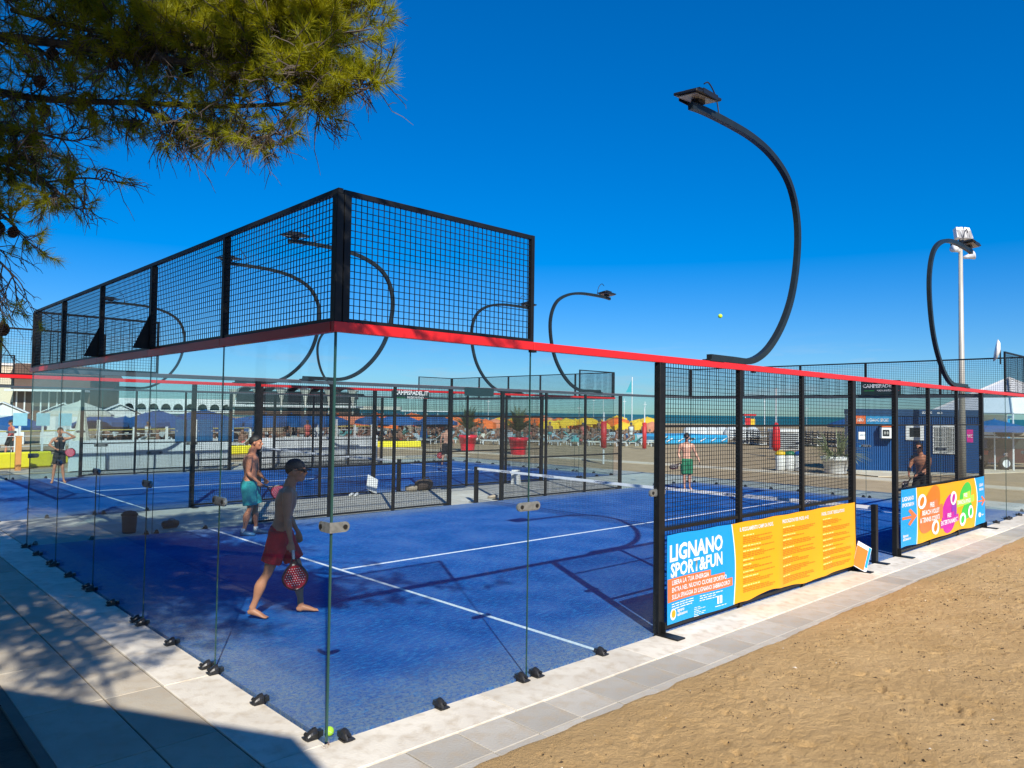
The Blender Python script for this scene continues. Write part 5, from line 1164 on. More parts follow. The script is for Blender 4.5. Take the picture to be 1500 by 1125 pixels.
M_stk = mat('stacked_lounger_frame', (.14, .13, .13), .7, 0, (.07, .065, .065), 5, .6); M_reed = mat('reed_screen', (.20, .17, .13), .95, 0, (.09, .08, .065), 7, .9, stretch=(8, 8, .6))
for i in range(26):
    u = 1078+i*6.8+(2 if 1125 < 1078+i*6.8 < 1168 else 0); p = pt(u, 0, 66+rnd.uniform(-1.5, 1.5)); r = empty('lounger_stack', (p[0], p[1], -.05), R(-40)+rnd.uniform(-.15, .15), 'stack of dark folded sun loungers in the row behind the bins', 'lounger stack', 'stacks of folded loungers')
    for k in range(6):
        b = MB(); z = .12+k*.2; b.box((0, 0, z), (.62, 1.7, .05), Matrix.Rotation(rnd.uniform(-.05, .05), 4, 'Z'))
        for sx in (-.27, .27): b.box((sx, -.8, z+.07), (.04, .04, .16)); b.box((sx, .7, z+.07), (.04, .04, .16))
        b.build('lounger', M_stk if k % 3 else M_cov, r)

# ------------------------------------------------------------------ blue kiosk
M_kb = mat('kiosk_blue', (.003, .060, .20), .45, 0, (.004, .072, .23), 1.2, .5, coat=.1); M_kd = mat('kiosk_dark_blue', (.008, .06, .16), .5); M_sgb = mat('sign_sky_blue', (.02, .30, .60), .5)
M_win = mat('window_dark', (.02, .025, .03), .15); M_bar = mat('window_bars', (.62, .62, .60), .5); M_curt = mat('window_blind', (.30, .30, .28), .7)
ks = empty('blue_kiosk', (30.9, 8.7, -.05), R(-58), 'long blue metal kiosk with barred windows and a sign band', 'kiosk')
KL = 8.55; ks.scale = (.585, 1, 1)
b = MB(); b.span((0, .04, .10), (KL, 2.4, 2.55)); b.build('wall', M_kb, ks)
n = 57
for i in range(n):
    x0 = KL*i/n; b = MB()
    b.add([(x0+.005, .04, .10), (x0+.03, .0, .10), (x0+.10, .0, .10), (x0+.13, .04, .10), (x0+.005, .04, 2.5), (x0+.03, .0, 2.5), (x0+.10, .0, 2.5), (x0+.13, .04, 2.5)], [(0, 1, 5, 4), (1, 2, 6, 5), (2, 3, 7, 6), (4, 5, 6, 7), (0, 3, 2, 1)]); b.build('panel', M_kb, ks)
b = MB(); b.span((-.02, -.03, 2.51), (KL+.02, .10, 2.80)); b.span((-.02, .10, 2.56), (KL+.02, 2.42, 2.80)); b.build('fascia', M_kd, ks)
b = MB(); b.span((-.02, -.02, 0), (KL+.02, 2.42, .10)); b.build('base', M_conc, ks)
b = MB(); b.span((.05, -.06, 2.14), (2.55, -.031, 2.50)); q = b.build('sign_band', M_sgb, ks); b = MB(); b.span((.05, -.068, 2.14), (.75, -.0605, 2.50)); b.build('orange_block', M_org, q)
text_on_xz('lettering', 'INFO', .14, 2.24, .20, M_ink, q, -.070, .02); text_on_xz('lettering', 'LIGNANO SPORT', .86, 2.25, .19, M_ink, q, -.062, .02)
text_on_xz('lettering', 'LIGNANO', 4.6, 2.62, .15, M_ink, ks, -.032, .02); text_on_xz('lettering', 'beach', 5.6, 2.62, .15, M_ink, ks, -.032, .01)
r = q = b = MB(); b.span((1.72, -.42, 1.52), (2.62, -.002, 2.0), .02); ac = b.build('ac_unit', M_white, ks)
b = MB(); b.span((1.80, -.432, 1.62), (2.25, -.4205, 1.90)); b.build('grille', M_win, ac); b = MB(); b.span((1.72, -.46, 2.03), (2.62, -.002, 2.07)); b.span((1.72, -.46, 2.10), (2.62, -.002, 2.13)); b.build('awning', M_org, ac)
b = MB(); b.ell((1.94, -.436, 1.76), (.07, .008, .07), 12, 6); b.ell((2.12, -.436, 1.76), (.07, .008, .07), 12, 6); b.build('fan', M_curt, ac)
b = MB(); b.span((.28, -.02, 1.45), (.72, -.004, 1.78)); b.build('notice', M_white, ks); text_on_xz('lettering', 'APERTO', .34, 1.60, .10, M_kd, ks, -.0215, .01)
text_on_xz('lettering', 'LIGNANO', .30, 1.12, .11, M_sgb, ks, -.003, .01)
b = MB(); b.span((3.50, -.05, 1.46), (4.72, -.001, 2.12), .01); fr = b.build('window_frame', M_white, ks); b = MB(); b.span((3.74, -.058, 1.60), (4.48, -.0505, 2.0)); b.build('pane', M_win, fr)
b = MB(); b.span((5.30, -.05, .90), (6.82, -.001, 2.12), .01); fr = b.build('window_frame', M_white, ks); b = MB(); b.span((5.38, -.056, .98), (6.74, -.0505, 2.04)); b.build('blind', M_curt, fr)
for i in range(12): b = MB(); xx = 5.42+i*.116; b.span((xx, -.10, .92), (xx+.02, -.08, 2.10)); b.build('bar', M_bar, fr)
for i in range(6): b = MB(); zz = 1.0+i*.2; b.span((5.32, -.079, zz), (6.80, -.06, zz+.02)); b.build('bar', M_bar, fr)
M_pink = mat('pink_notice', (.72, .02, .28), .5); b = MB(); b.span((7.55, -.03, 1.42), (7.95, -.002, 1.96)); b.build('pink_notice', M_pink, ks); text_on_xz('lettering', 'WC', 7.60, 1.62, .19, M_ink, ks, -.032, .03)
b = MB(); b.span((7.0, -.02, .12), (8.4, -.003, 2.2)); b.build('door', M_kb, ks)
# ------------------------------------------------------------------ tall grey pole with floodlights
M_pole = mat('galvanised', (.46, .44, .38), .5, .2, (.36, .34, .29), 5, .7, stretch=(1, 1, .3))
fp = empty('floodlight_mast', (31.0, 4.5, -.05), R(-35), 'tall grey mast with white floodlights and loudspeakers before the kiosk', 'floodlight mast')
b = MB(); b.tube([(0, 0, 0), (0, 0, 4), (0, 0, 9.75)], [.135, .11, .07], 16); b.build('pole', M_pole, fp, True)
b = MB(); b.span((-.42, -.05, 9.42), (.42, .05, 9.50)); b.tube([(.38, 0, 9.46), (.62, 0, 9.2), (.50, 0, 8.95)], .025, 6); b.build('crossarm', M_fix, fp)
for i, (x, y) in enumerate(((-.26, -.12), (-.09, -.15), (.08, -.15), (.25, -.12))):
    b = MB(); b.box((x, y, 9.90), (.155, .22, .50), Matrix.Rotation(R(-18), 4, 'X') @ Matrix.Rotation(rnd.uniform(-.15, .15), 4, 'Y'), .02); fl = b.build('floodlight', M_white, fp); b = MB(); b.box((x, y-.125, 9.85), (.12, .02, .38), Matrix.Rotation(R(-18), 4, 'X')); b.build('lens', M_lens, fl); b = MB(); b.span((x-.06, y+.02, 9.50), (x+.06, y+.06, 9.68)); b.build('bracket', M_fix, fl)
for sx, xx in ((1, .10), (-1, -.10)):
    b = MB(); b.lathe([(.06, 0), (.08, .12), (.17, .36), (.18, .38)], (xx, -.05, 8.95 if sx > 0 else 9.2), 14, M=Matrix.Rotation(R(sx*75), 4, 'Y') @ Matrix.Rotation(R(20), 4, 'X')); b.build('loudspeaker', M_whitem, fp, True)
r = empty('satellite_dish', (19.95, .55, 4.02), R(200), 'small white antenna dish clamped on top of the far corner fence', 'antenna'); b = MB(); b.tube([(0, 0, -.2), (0, 0, .18)], .02, 6); b.build('stub', M_frame, r); b = MB(); b.lathe([(.30, .10), (.22, .04), (.05, 0)], (0, 0, .15), 16, M=Matrix.Rotation(R(80), 4, 'X')); b.build('dish', M_white, r, True)

# ------------------------------------------------------------------ right edge: tent, second container, car, blue parasol
M_tent = mat('tent_white', (.78, .80, .80), .75, 0, (.70, .73, .73), 1, .5)
tc_ = pt(1478, 0, 46); r = empty('white_tent', (tc_[0], tc_[1], -.05), R(-30), 'white peaked marquee at the right picture edge', 'tent')
b = MB(); vs = [(-2.6, -2.6, 2.7), (2.6, -2.6, 2.7), (2.6, 2.6, 2.7), (-2.6, 2.6, 2.7), (0, 0, 4.5)]; vs += [(x, y, z+.03) for x, y, z in vs]
b.add(vs, [(0, 1, 4), (1, 2, 4), (2, 3, 4), (3, 0, 4), (6, 5, 9), (7, 6, 9), (8, 7, 9), (5, 8, 9), (0, 5, 6, 1), (1, 6, 7, 2), (2, 7, 8, 3), (3, 8, 5, 0)]); b.build('roof', M_tent, r, recalc=True)
b = MB(); b.span((-2.6, 2.58, 0), (2.6, 2.62, 2.68)); b.build('back_sheet', M_tent, r)
for sx in (-2.6, 2.6):
    for sy in (-2.6, 2.6): b = MB(); b.tube([(sx, sy, 0), (sx, sy, 2.7)], .04, 6); b.build('pole', M_whitem, r)
for sx, sy in ((-2.6, -2.6), (2.6, -2.6), (-2.6, 2.6), (2.6, 2.6)): b = MB(); b.tube([(sx*1.02, sy*1.02, 2.70), (0, 0, 4.56)], .05, 6); b.build('rib', M_white, r)
c_ = pt(1450, 0, 50); r = empty('blue_container', (c_[0], c_[1], -.05), R(-25), 'light blue shipping container standing right of the blue kiosk', 'container'); b = MB(); b.span((-1.9, 0, .1), (1.5, 2.4, 2.5)); b.build('wall', M_sgb, r)
for i in range(17): b = MB(); b.span((-1.88+i*.2, -.04, .12), (-1.76+i*.2, -.002, 2.46)); b.build('rib', M_sgb, r)
b = MB(); b.span((-1.95, -.08, 2.501), (1.55, 2.45, 2.62)); b.build('roof', M_kd, r)
M_car = mat('maroon_paint', (.07, .02, .02), .3, .2, coat=.6); M_tyre = mat('tyre', (.02, .02, .02), .8); M_gl = mat('car_glass', (.04, .05, .05), .08); M_tail = mat('tail_lamp', (.5, .02, .01), .3)
c_ = pt(1490, 0, 44); car = empty('parked_car', (c_[0], c_[1], -.05), R(140), 'dark maroon estate car parked at the right edge with goods on its roof', 'car')
b = MB(); prof = [(-2.1, .35), (-2.15, .75), (-2.0, .98), (-1.1, 1.02), (.0, 1.02), (1.9, 1.0), (2.12, .8), (2.12, .35)]; b.prism(prof, -.85, .85, 1); b.build('body', M_car, car, recalc=True)
b = MB(); b.prism([(-1.0, 1.021), (-.35, 1.46), (1.55, 1.48), (2.0, 1.021)], -.74, .74, 1); b.build('cabin', M_gl, car, recalc=True); b = MB(); b.span((-.4, -.76, 1.462), (1.6, .76, 1.51)); b.build('roof', M_car, car)
for sx in (-1.35, 1.3):
    for sy in (-.84, .84): b = MB(); b.lathe([(.31, -.10), (.32, -.06), (.32, .06), (.31, .10)], (sx, sy, .32), 18, M=Matrix.Rotation(R(90), 4, 'X')); w_ = b.build('wheel', M_tyre, car, True); b = MB(); b.lathe([(.19, -.105), (.19, .105)], (sx, sy, .32), 14, M=Matrix.Rotation(R(90), 4, 'X')); b.build('rim', M_whitem, w_)
for sy in (-.68, .68): b = MB(); b.span((2.10, sy-.14, .72), (2.14, sy+.14, .92)); b.build('tail_lamp', M_tail, car)
b = MB()
for i in range(4): b.tube([(-.2+i*.5, -.75, 1.62), (-.2+i*.5, .75, 1.62)], .025, 6)
for sy in (-.6, .6): b.tube([(-.3, sy, 1.60), (1.45, sy, 1.60)], .025, 6)
for sx in (-.2, 1.3):
    for sy in (-.6, .6): b.tube([(sx, sy, 1.5), (sx, sy, 1.62)], .02, 6)
b.build('roof_rack', M_frame, car); b = MB(); b.ell((.5, 0, 1.75), (.7, .45, .14), 12, 8); o = b.build('roof_load', M_grey, car, True)
r = umbrella('blue_parasol', M_blueu, 1.6, 1.95, 2.4, .12); c_ = pt(1456, 0, 42); r.location = (c_[0], c_[1], -.05); tag(r, 'blue parasol open in front of the light blue container', 'umbrella')

# ------------------------------------------------------------------ far buildings
M_plc = mat('cream_plaster', (.66, .58, .42), .85, 0, (.60, .52, .38), .4, .6); M_brn = mat('brown_wall_reflection', (.12, .075, .055), .9, 0, (.085, .055, .04), .5, .7)  # the brown partly stands in for reflections in the court glass
c_ = pt(-60, 0, 118); r = empty('cream_building', (c_[0], c_[1], -.1), R(-40), 'plain cream building high at the left edge behind the cabins', 'building'); b = MB(); b.span((-16, 0, 0), (10.2, 9, 7.6)); b.build('wall', M_plc, r); b = MB(); b.span((-16.2, -.2, 7.601), (10.4, 9.2, 7.9)); b.build('roof', M_cab, r)
for i in range(6):
    for z in (1.2, 4.4): b = MB(); x0 = -14.6+i*4.2; b.span((x0, -.06, z), (x0+1.6, -.001, z+1.7)); b.build('window', M_win, r)
c_ = pt(78, 0, 112); r = empty('brown_building', (c_[0], c_[1], -.1), R(-40), 'low building behind the left glass pane, its dark brown partly painted reflection', 'building'); b = MB(); b.span((-4.9, 0, 0), (4.6, 8, 6.2)); b.build('wall', M_brn, r); b = MB(); b.prism([(-5.3, 6.201), (5.0, 6.201), (4.2, 7.6), (-4.5, 7.9)], -.4, 8.4, 1); b.build('roof', M_brn, r, recalc=True)
for i in range(9): b = MB(); x0 = -4.5+i*1.0; b.span((x0, -.09, .3), (x0+.16, -.001, 4.3)); b.build('column', M_cab, r)
b = MB(); b.span((-4.9, -1.9, 4.31), (4.6, -.002, 4.55)); b.build('canopy', M_cab, r)
# long white pier pavilion with arches
c_ = pt(235, 0, 330); ar = empty('arched_pavilion', (c_[0], c_[1], -.4), R(-37), 'long white pier pavilion with a row of dark arches', 'building')
b = MB(); W = 66; n = 14
b.span((-W/2, 0, 4.9), (W/2, 6, 6.4)); b.span((-W/2, 0, 0), (W/2, .4, 1.9)); b.build('parapet', M_white, ar)
for i in range(n):
    x0 = -W/2+W*i/n; w_ = W/n; b = MB(); P = [(x0, 1.901), (x0+.45, 1.901)]
    for k in range(9): a = math.pi*(1-k/8); P.append((x0+w_/2+(w_/2-.45)*math.cos(a), 2.6+2.0*math.sin(a)))
    P += [(x0+w_-.45, 1.901), (x0+w_, 1.901), (x0+w_, 4.899), (x0, 4.899)]
    fs = []; b.prism([(x0, 1.901), (x0+.45, 1.901)]+[(x0+w_/2+(w_/2-.45)*math.cos(math.pi*(1-k/8)), 2.4+2.0*math.sin(math.pi*(1-k/8))) for k in range(9)]+[(x0+w_-.45, 1.901), (x0+w_, 1.901), (x0+w_, 4.899), (x0, 4.899)], .0, .8, 1); b.build('arch', M_white, ar)
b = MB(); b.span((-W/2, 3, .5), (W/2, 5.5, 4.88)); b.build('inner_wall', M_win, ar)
c_ = pt(437, 0, 300); tz = empty('pier_restaurant', (c_[0], c_[1], -.4), R(-43), 'pier restaurant with dark shell roofs on white trumpet columns', 'building')
M_shell = mat('shell_roof', (.09, .075, .075), .8, 0, (.06, .05, .05), .3, .7)
for i in range(5):
    x0 = -18+i*9.0; b = MB(); vs = []; n = 12
    for y in (-6, 6):
        for k in range(n+1): a = math.pi*k/n; vs.append((x0-4.3*math.cos(a), y, 7.2+4.2*math.sin(a)**.8))
        for k in range(n+1): a = math.pi*k/n; vs.append((x0-4.05*math.cos(a), y, 7.0+4.0*math.sin(a)**.8))
    m_ = n+1; fs = []
    for k in range(n): fs += [(k, k+1, 2*m_+k+1, 2*m_+k), (m_+k, 3*m_+k, 3*m_+k+1, m_+k+1), (k, m_+k, m_+k+1, k+1), (2*m_+k, 2*m_+k+1, 3*m_+k+1, 3*m_+k)]
    b.add(vs, fs); b.build('shell', M_shell, tz)
    b = MB(); b.span((x0-4.0, -5.2, 4.6), (x0+4.0, 5, 9.6)); b.build('glazing', M_win, tz)
for i in range(6):
    x0 = -22.5+i*9.0; b = MB(); b.tube([(x0, -6.2, 0), (x0, -6.2, 5.5), (x0, -6.2, 8.0), (x0, -6.2, 10.2)], [.35, .4, .9, 2.2], 8); b.build('column', M_cream, tz)
b = MB(); b.span((-24, -8, 3.6), (24, 7, 4.3)); b.build('deck', M_white, tz)
b = MB()
b.span((-24, -7.9, 5.1), (24, -7.7, 5.25)); b.build('railing', M_white, tz)
M_wdk = mat('dark_wood', (.12, .07, .05), .8); b = MB(); b.span((-23, -6, 0), (23, 5, 3.58)); b.build('base_wall', M_wdk, tz)
c_ = pt(575, 0, 330); r = empty('pier_deck', (c_[0], c_[1], -.4), R(-46), 'low white pier walkway running right from the restaurant', 'pier'); b = MB(); b.span((-30, 0, 2.6), (26, 2, 3.1)); b.build('deck', M_white, r); b = MB(); b.span((-24, -1, 3.1), (4, 2.5, 4.6)); b.build('roof', M_cream, r)
for i in range(12): b = MB(); b.tube([(-28+i*4.8, 1, -.3), (-28+i*4.8, 1, 2.59)], .22, 6); b.build('pile', M_cab, r)

# ------------------------------------------------------------------ kiosk building behind the camera: its roof edge shades the lower left paving
M_rw = mat('white_render', (.70, .69, .66), .8, 0, (.62, .61, .58), .8, .6)
bb = empty('white_pavilion', (0, 0, 0), 0, 'white flat roofed pavilion behind the photographer shading the corner paving', 'building')
RP = [(-3.40, -5.56), (-6.28, -.32), (-11, -3), (-9.5, -11), (-4.0, -9.9)]
b = MB(); b.prism(RP[::-1], 4.85, 5.05, 2); b.build('roof', M_rw, bb, recalc=True)
cx_ = sum(p[0] for p in RP)/5; cy_ = sum(p[1] for p in RP)/5
b = MB(); b.prism([((p[0]-cx_)*.80+cx_, (p[1]-cy_)*.80+cy_) for p in RP][::-1], -.2, 4.849, 2); b.build('wall', M_rw, bb, recalc=True)

# ------------------------------------------------------------------ pines
def needle_mat():
    m = mat('pine_needles', (.22, .255, .008), .55, 0, (.42, .41, .010), 1.6, .8, lo=.3, hi=.7); n, N, L, bs = nodes_of(m)
    t = N.new('ShaderNodeBsdfTranslucent'); t.inputs[0].default_value = (.50, .46, .010, 1); mx = N.new('ShaderNodeMixShader'); mx.inputs[0].default_value = .5
    o_ = [x for x in N if x.type == 'OUTPUT_MATERIAL'][0]; L.new(bs.outputs[0], mx.inputs[1]); L.new(t.outputs[0], mx.inputs[2]); L.new(mx.outputs[0], o_.inputs[0]); return m
M_need = needle_mat()
class Pine:
    def __init__(s, seed, region=None): s.region = region; s.r = random.Random(seed); s.np = np.random.RandomState(seed); s.big = MB(); s.tw = MB(); s.tufts = []; s.cones = []
    def limb(s, P, r0, r1, step, sec, leaf, nt=7, droop=.15, twl=(.16, .34), start=.12, seclen=(.45, 1.0), fan=1.0, coarse=False):
        r = s.r; C = catmull(P, 8); N_ = len(C); s.big.tube(C, [r0+(r1-r0)*i/(N_-1) for i in range(N_)], 7)
        d = [0]
        for i in range(1, N_): d.append(d[-1]+(C[i]-C[i-1]).length)
        L_ = d[-1]; t = L_*start
        while t < L_:
            k = next(i for i in range(1, N_) if d[i] >= t); f = (t-d[k-1])/max(1e-6, d[k]-d[k-1]); p = C[k-1].lerp(C[k], f); ax = (C[k]-C[k-1]).normalized()
            rv = Vector((r.gauss(0, 1), r.gauss(0, 1), r.gauss(0, .75))); rv -= ax*rv.dot(ax); rv.normalize()
            dr = (ax*r.uniform(.35, .9)+rv*fan).normalized()
            if s.region and coarse:
                e_ = p+dr*.3; gx, gy = e_.x+.65*e_.z, e_.y+1.15*e_.z; ins = False; Rg = s.region
                for q in range(len(Rg)):
                    (xa, ya), (xb, yb) = Rg[q], Rg[q-1]
                    if (ya > gy) != (yb > gy) and gx < (xb-xa)*(gy-ya)/(yb-ya)+xa: ins = not ins
                if not ins or (gx < .1 and r.random() < .54) or (gx >= .1 and r.random() < .24): t += step*r.uniform(.6, 1.4); continue
            ln = r.uniform(*seclen)*(1-.35*t/L_); s.branch(p, dr, ln, leaf, nt, droop, twl, coarse, max(.005, (r0+(r1-r0)*t/L_)*.32))
            t += step*r.uniform(.6, 1.4)
        s.branch(C[-1], (C[-1]-C[-2]).normalized(), seclen[1]*.8, min(1, leaf+.3), nt, droop*.5, twl, coarse, r1*.9)
    def branch(s, p, dr, ln, leaf, nt, droop, twl, coarse, r0):
        r = s.r; n = 6; pts_ = [p.copy()]; d = dr.copy(); q = p.copy(); up = .16 if r.random() < leaf else -droop
        for i in range(n):
            d = (d+Vector((r.gauss(0, .13), r.gauss(0, .13), r.gauss(0, .10)+up*.45))).normalized(); q = q+d*ln/n; pts_.append(q.copy())
        r0 = min(r0, .016); s.tw.tube(pts_, [r0*(1-.72*i/n) for i in range(n+1)], 4 if not coarse else 3, False)
        for i in range(nt):
            t = .18+.82*(i+r.random()*.6)/nt; k = min(int(t*n), n-1); b0 = pts_[k].lerp(pts_[k+1], t*n-k) if t*n-k <= 1 else pts_[-1]; ax = (pts_[k+1]-pts_[k]).normalized()
            rv = Vector((r.gauss(0, 1), r.gauss(0, 1), r.gauss(0, 1))); rv -= ax*rv.dot(ax); rv.normalize(); dd = (ax*.75+rv*.75).normalized(); l = r.uniform(*twl)
            leafy = r.random() < (leaf if dd.z > -.25 else leaf*.62)
            m1 = b0+dd*l*.5+Vector((0, 0, (.02 if leafy else -.015))); dd2 = (dd+Vector((0, 0, .5 if leafy else -droop*1.2))+Vector((r.gauss(0, .15), r.gauss(0, .15), 0))).normalized(); m2 = m1+dd2*l*.5
            s.tw.tube([b0, m1, m2], [.0042, .0032, .0020] if not coarse else [.006, .005, .003], 3, False)
            if leafy: s.tufts.append((m1.lerp(m2, .2), m2, coarse))
            else:
                for _ in range(2):
                    rv = Vector((r.gauss(0, 1), r.gauss(0, 1), r.gauss(0, .8)-.2)).normalized(); st = b0.lerp(m2, r.uniform(.4, 1)); e = st+(dd2*.8+rv*.7).normalized()*l*r.uniform(.35, .8); s.tw.tube([st, st.lerp(e, .5)+Vector((0, 0, .008)), e], [.0026, .002, .0012], 3, False)
            if r.random() < .014 and not coarse and leaf > .3: s.cones.append((b0, dd))
        s.tufts.append((pts_[-2], pts_[-1], coarse)) if r.random() < leaf else None
    def needles(s, m, parent, n_f=54, n_c=30, lf=(.055, .095), wf=.0032):
        T0 = []; K = []
        A = []
        for coarse in (False, True):
            L_ = [(a, b) for a, b, c in s.tufts if c == coarse]
            if not L_: continue
            a = np.array([x[0][:] for x in L_]); b = np.array([x[1][:] for x in L_]); n = n_c if coarse else n_f; T = len(a)
            ax = b-a; ax /= np.linalg.norm(ax, axis=1, keepdims=True)+1e-9
            t = s.np.rand(T, n, 1); base = a[:, None]+(b-a)[:, None]*(t*1.05); rv = s.np.randn(T, n, 3); rv -= ax[:, None]*np.sum(rv*ax[:, None], 2, keepdims=True); rv /= np.linalg.norm(rv, axis=2, keepdims=True)
            sp = (1.15-.75*t)+s.np.randn(T, n, 1)*.15; d = ax[:, None]*np.cos(sp)+rv*np.sin(sp); ln = s.np.uniform(*lf, (T, n, 1))*(1.35 if coarse else 1); tip = base+d*ln+np.array([0, 0, -.006])
            sd = np.cross(d, s.np.randn(T, n, 3)); sd /= np.linalg.norm(sd, axis=2, keepdims=True)+1e-9; w_ = wf*(3.0 if coarse else 1)*.5
            mid = base+d*ln*.5+rv*.002
            V = np.stack([base-sd*w_, base+sd*w_, tip], 2).reshape(-1, 3); A.append(V)
        V = np.concatenate(A); nf = len(V)//3; me = bpy.data.meshes.new('needles'); me.vertices.add(len(V)); me.vertices.foreach_set('co', V.ravel()); me.loops.add(len(V)); me.loops.foreach_set('vertex_index', np.arange(len(V)))
        me.polygons.add(nf); me.polygons.foreach_set('loop_start', np.arange(0, len(V), 3)); me.polygons.foreach_set('loop_total', np.full(nf, 3)); me.update(); o = link('foliage', me, m, parent); o['kind'] = 'stuff'; return o
    def finish(s, root, trunk, r0):
        s.needles(M_need, root)
        b = MB(); n = len(trunk); C = catmull(trunk, 5); b.tube(C, [r0*(1-.6*i/len(C)) for i in range(len(C))], 14); b.build('trunk', M_wood, root, True)
        s.big.build('limb', M_wood, root, True); o = s.tw.build('twig', M_twig, root); o['kind'] = 'stuff'
        cm = MB()
        for k in range(7):
            z = .01+k*.0085; rr = .026*math.sin(math.pi*(k+1.3)/8.6)
            for q in range(9):
                a = q*2*math.pi/9+k*.35; cm.box((rr*math.cos(a)*.75, rr*math.sin(a)*.75, z), (.020, .012, .006), Matrix.Rotation(a, 4, 'Z') @ Matrix.Rotation(-.5, 4, 'Y'))
        cm.tube([(0, 0, 0), (0, 0, .07)], .012, 6); CM = cm.mesh('pine_cone', M_cone)
        for p, d in s.cones[:60]:
            o = link('pine_cone', CM, None, root, p); o.rotation_euler = (d*.5+Vector((0, 0, -1))).to_track_quat('Z', 'Y').to_euler(); k = s.r.uniform(.9, 1.35); o.scale = (k, k, k)
pr = empty('pine_tree', (0, 0, 0), 0, 'large pine whose drooping boughs with cones hang over the top left', 'tree')
P = Pine(11, [(-9, 2.0), (-1.5, 2.3), (-.3, 1.9), (.4, 2.0), (.9, 2.1), (1.5, 2.6), (1.5, 3.8), (1.4, 4.4), (1.5, 5.4), (2.7, 6.5), (4.6, 7.6), (5.3, 9.5), (5.4, 12.5), (3.9, 15), (-9, 15)]); T = Vector((-5.3, 2.6, 0))
def PR(u, v, t): return CAM+(F_+R2*((u-750)/FPX)+U2*((562.5-v)/FPX))*t
def V3(l): return [Vector(p) for p in l]
main = V3([(-4.9, 2.6, 4.1), (-3.6, 2.2, 4.6), (-2.7, 1.7, 4.85), (-1.94, 1.02, 4.80), (-1.63, .46, 4.65), (-1.23, -.32, 4.42), (-.98, -.82, 4.28), (-.80, -1.22, 4.12)])
P.limb(main, .048, .010, .045, None, .55, 8, .30, (.08, .20), .45, (.18, .50))
P.limb(V3([(-1.63, .46, 4.65), (-1.2, -.2, 4.56), (-.90, -.80, 4.52), (-.74, -1.20, 4.45)]), .028, .009, .040, None, .85, 9, .1, (.07, .17), .1, (.15, .40))
P.limb(V3([(-1.23, -.32, 4.42), (-.95, -.72, 4.46), (-.72, -1.20, 4.52)]), .024, .008, .036, None, .88, 9, .1, (.07, .17), .05, (.15, .36))
P.limb(V3([(-2.7, 1.7, 4.85), (-2.0, 1.0, 5.1), (-1.45, .3, 5.05), (-1.02, -.50, 4.85), (-.82, -.95, 4.76)]), .032, .009, .036, None, .85, 9, .1, (.08, .20), .2, (.2, .50))
P.limb(V3([(-3.0, 1.9, 4.5), (-2.11, 1.34, 4.52), (-1.73, .85, 4.40), (-1.33, .20, 4.30), (-1.05, -.42, 4.18), (-.85, -.95, 4.10), (-.74, -1.22, 4.08)]), .030, .006, .036, None, .50, 8, .35, (.08, .20), .22, (.14, .40))
P.limb(V3([(-1.33, .20, 4.30), (-1.18, -.10, 4.12), (-1.0, -.5, 3.98), (-.93, -.85, 3.92)]), .02, .006, .045, None, .40, 8, .4, (.07, .18), .1, (.12, .30))
P.limb(V3([(-.98, -.82, 4.28), (-.80, -1.12, 4.16), (-.68, -1.38, 4.10)]), .014, .006, .040, None, .80, 8, .1, (.06, .13), .2, (.10, .22))
P.limb(V3([(-3.2, 2.1, 4.3), (-2.3, 1.55, 4.22), (-1.95, 1.15, 4.05), (-1.70, .82, 3.84), (-1.60, .62, 3.70)]), .04, .007, .045, None, .80, 8, .2, (.07, .16), .35, (.14, .34))
P.limb(V3([(-3.0, 1.9, 4.0), (-2.25, 1.4, 3.98), (-2.0, 1.1, 4.0), (-1.85, .90, 3.98)]), .03, .007, .045, None, .60, 7, .3, (.08, .18), .35, (.14, .34))
P.limb(V3([(-3.1, 2.0, 4.15), (-2.5, 1.6, 3.98), (-2.1, 1.25, 3.80), (-1.9, .98, 3.62), (-1.82, .86, 3.50)]), .024, .006, .045, None, .62, 8, .25, (.07, .17), .35, (.14, .34))
P.limb(V3([(-3.0, 1.9, 4.3), (-2.4, 1.5, 4.28), (-2.05, 1.1, 4.2), (-1.80, .72, 4.12), (-1.66, .48, 4.05)]), .02, .006, .045, None, .5, 8, .3, (.07, .18), .35, (.14, .34))
P.limb(V3([(-3.0, 2.1, 3.7), (-2.3, 1.5, 3.45), (-2.02, 1.15, 3.25), (-1.90, .98, 3.05)]), .016, .005, .06, None, .03, 6, .5, (.10, .24), .35, (.16, .40))
P.limb(V3([(-1.72, .85, 3.84), (-1.55, .52, 3.84), (-1.46, .32, 3.80)]), .008, .004, .07, None, .03, 5, .4, (.10, .22), .2, (.12, .30))
P.limb(V3([(-3.0, 2.1, 3.8), (-2.3, 1.5, 3.62), (-2.0, 1.1, 3.42), (-1.82, .88, 3.20)]), .02, .005, .06, None, .03, 6, .5, (.10, .24), .35, (.16, .40))
P.limb(V3([(-1.2, -.35, 4.55), (-.98, -.78, 4.50), (-.84, -1.00, 4.44), (-.74, -1.20, 4.38)]), .016, .007, .026, None, .95, 10, .05, (.06, .14), .2, (.12, .30))
P.limb(V3([(-1.15, -.35, 4.80), (-.98, -.70, 4.72), (-.84, -.92, 4.68), (-.74, -1.12, 4.62)]), .016, .007, .026, None, .95, 10, .05, (.06, .14), .2, (.12, .30))
P.limb(V3([(-1.9, .9, 4.95), (-1.6, .4, 4.75), (-1.35, -.05, 4.62), (-1.1, -.5, 4.55)]), .018, .008, .032, None, .9, 9, .1, (.08, .18), .1, (.15, .36))
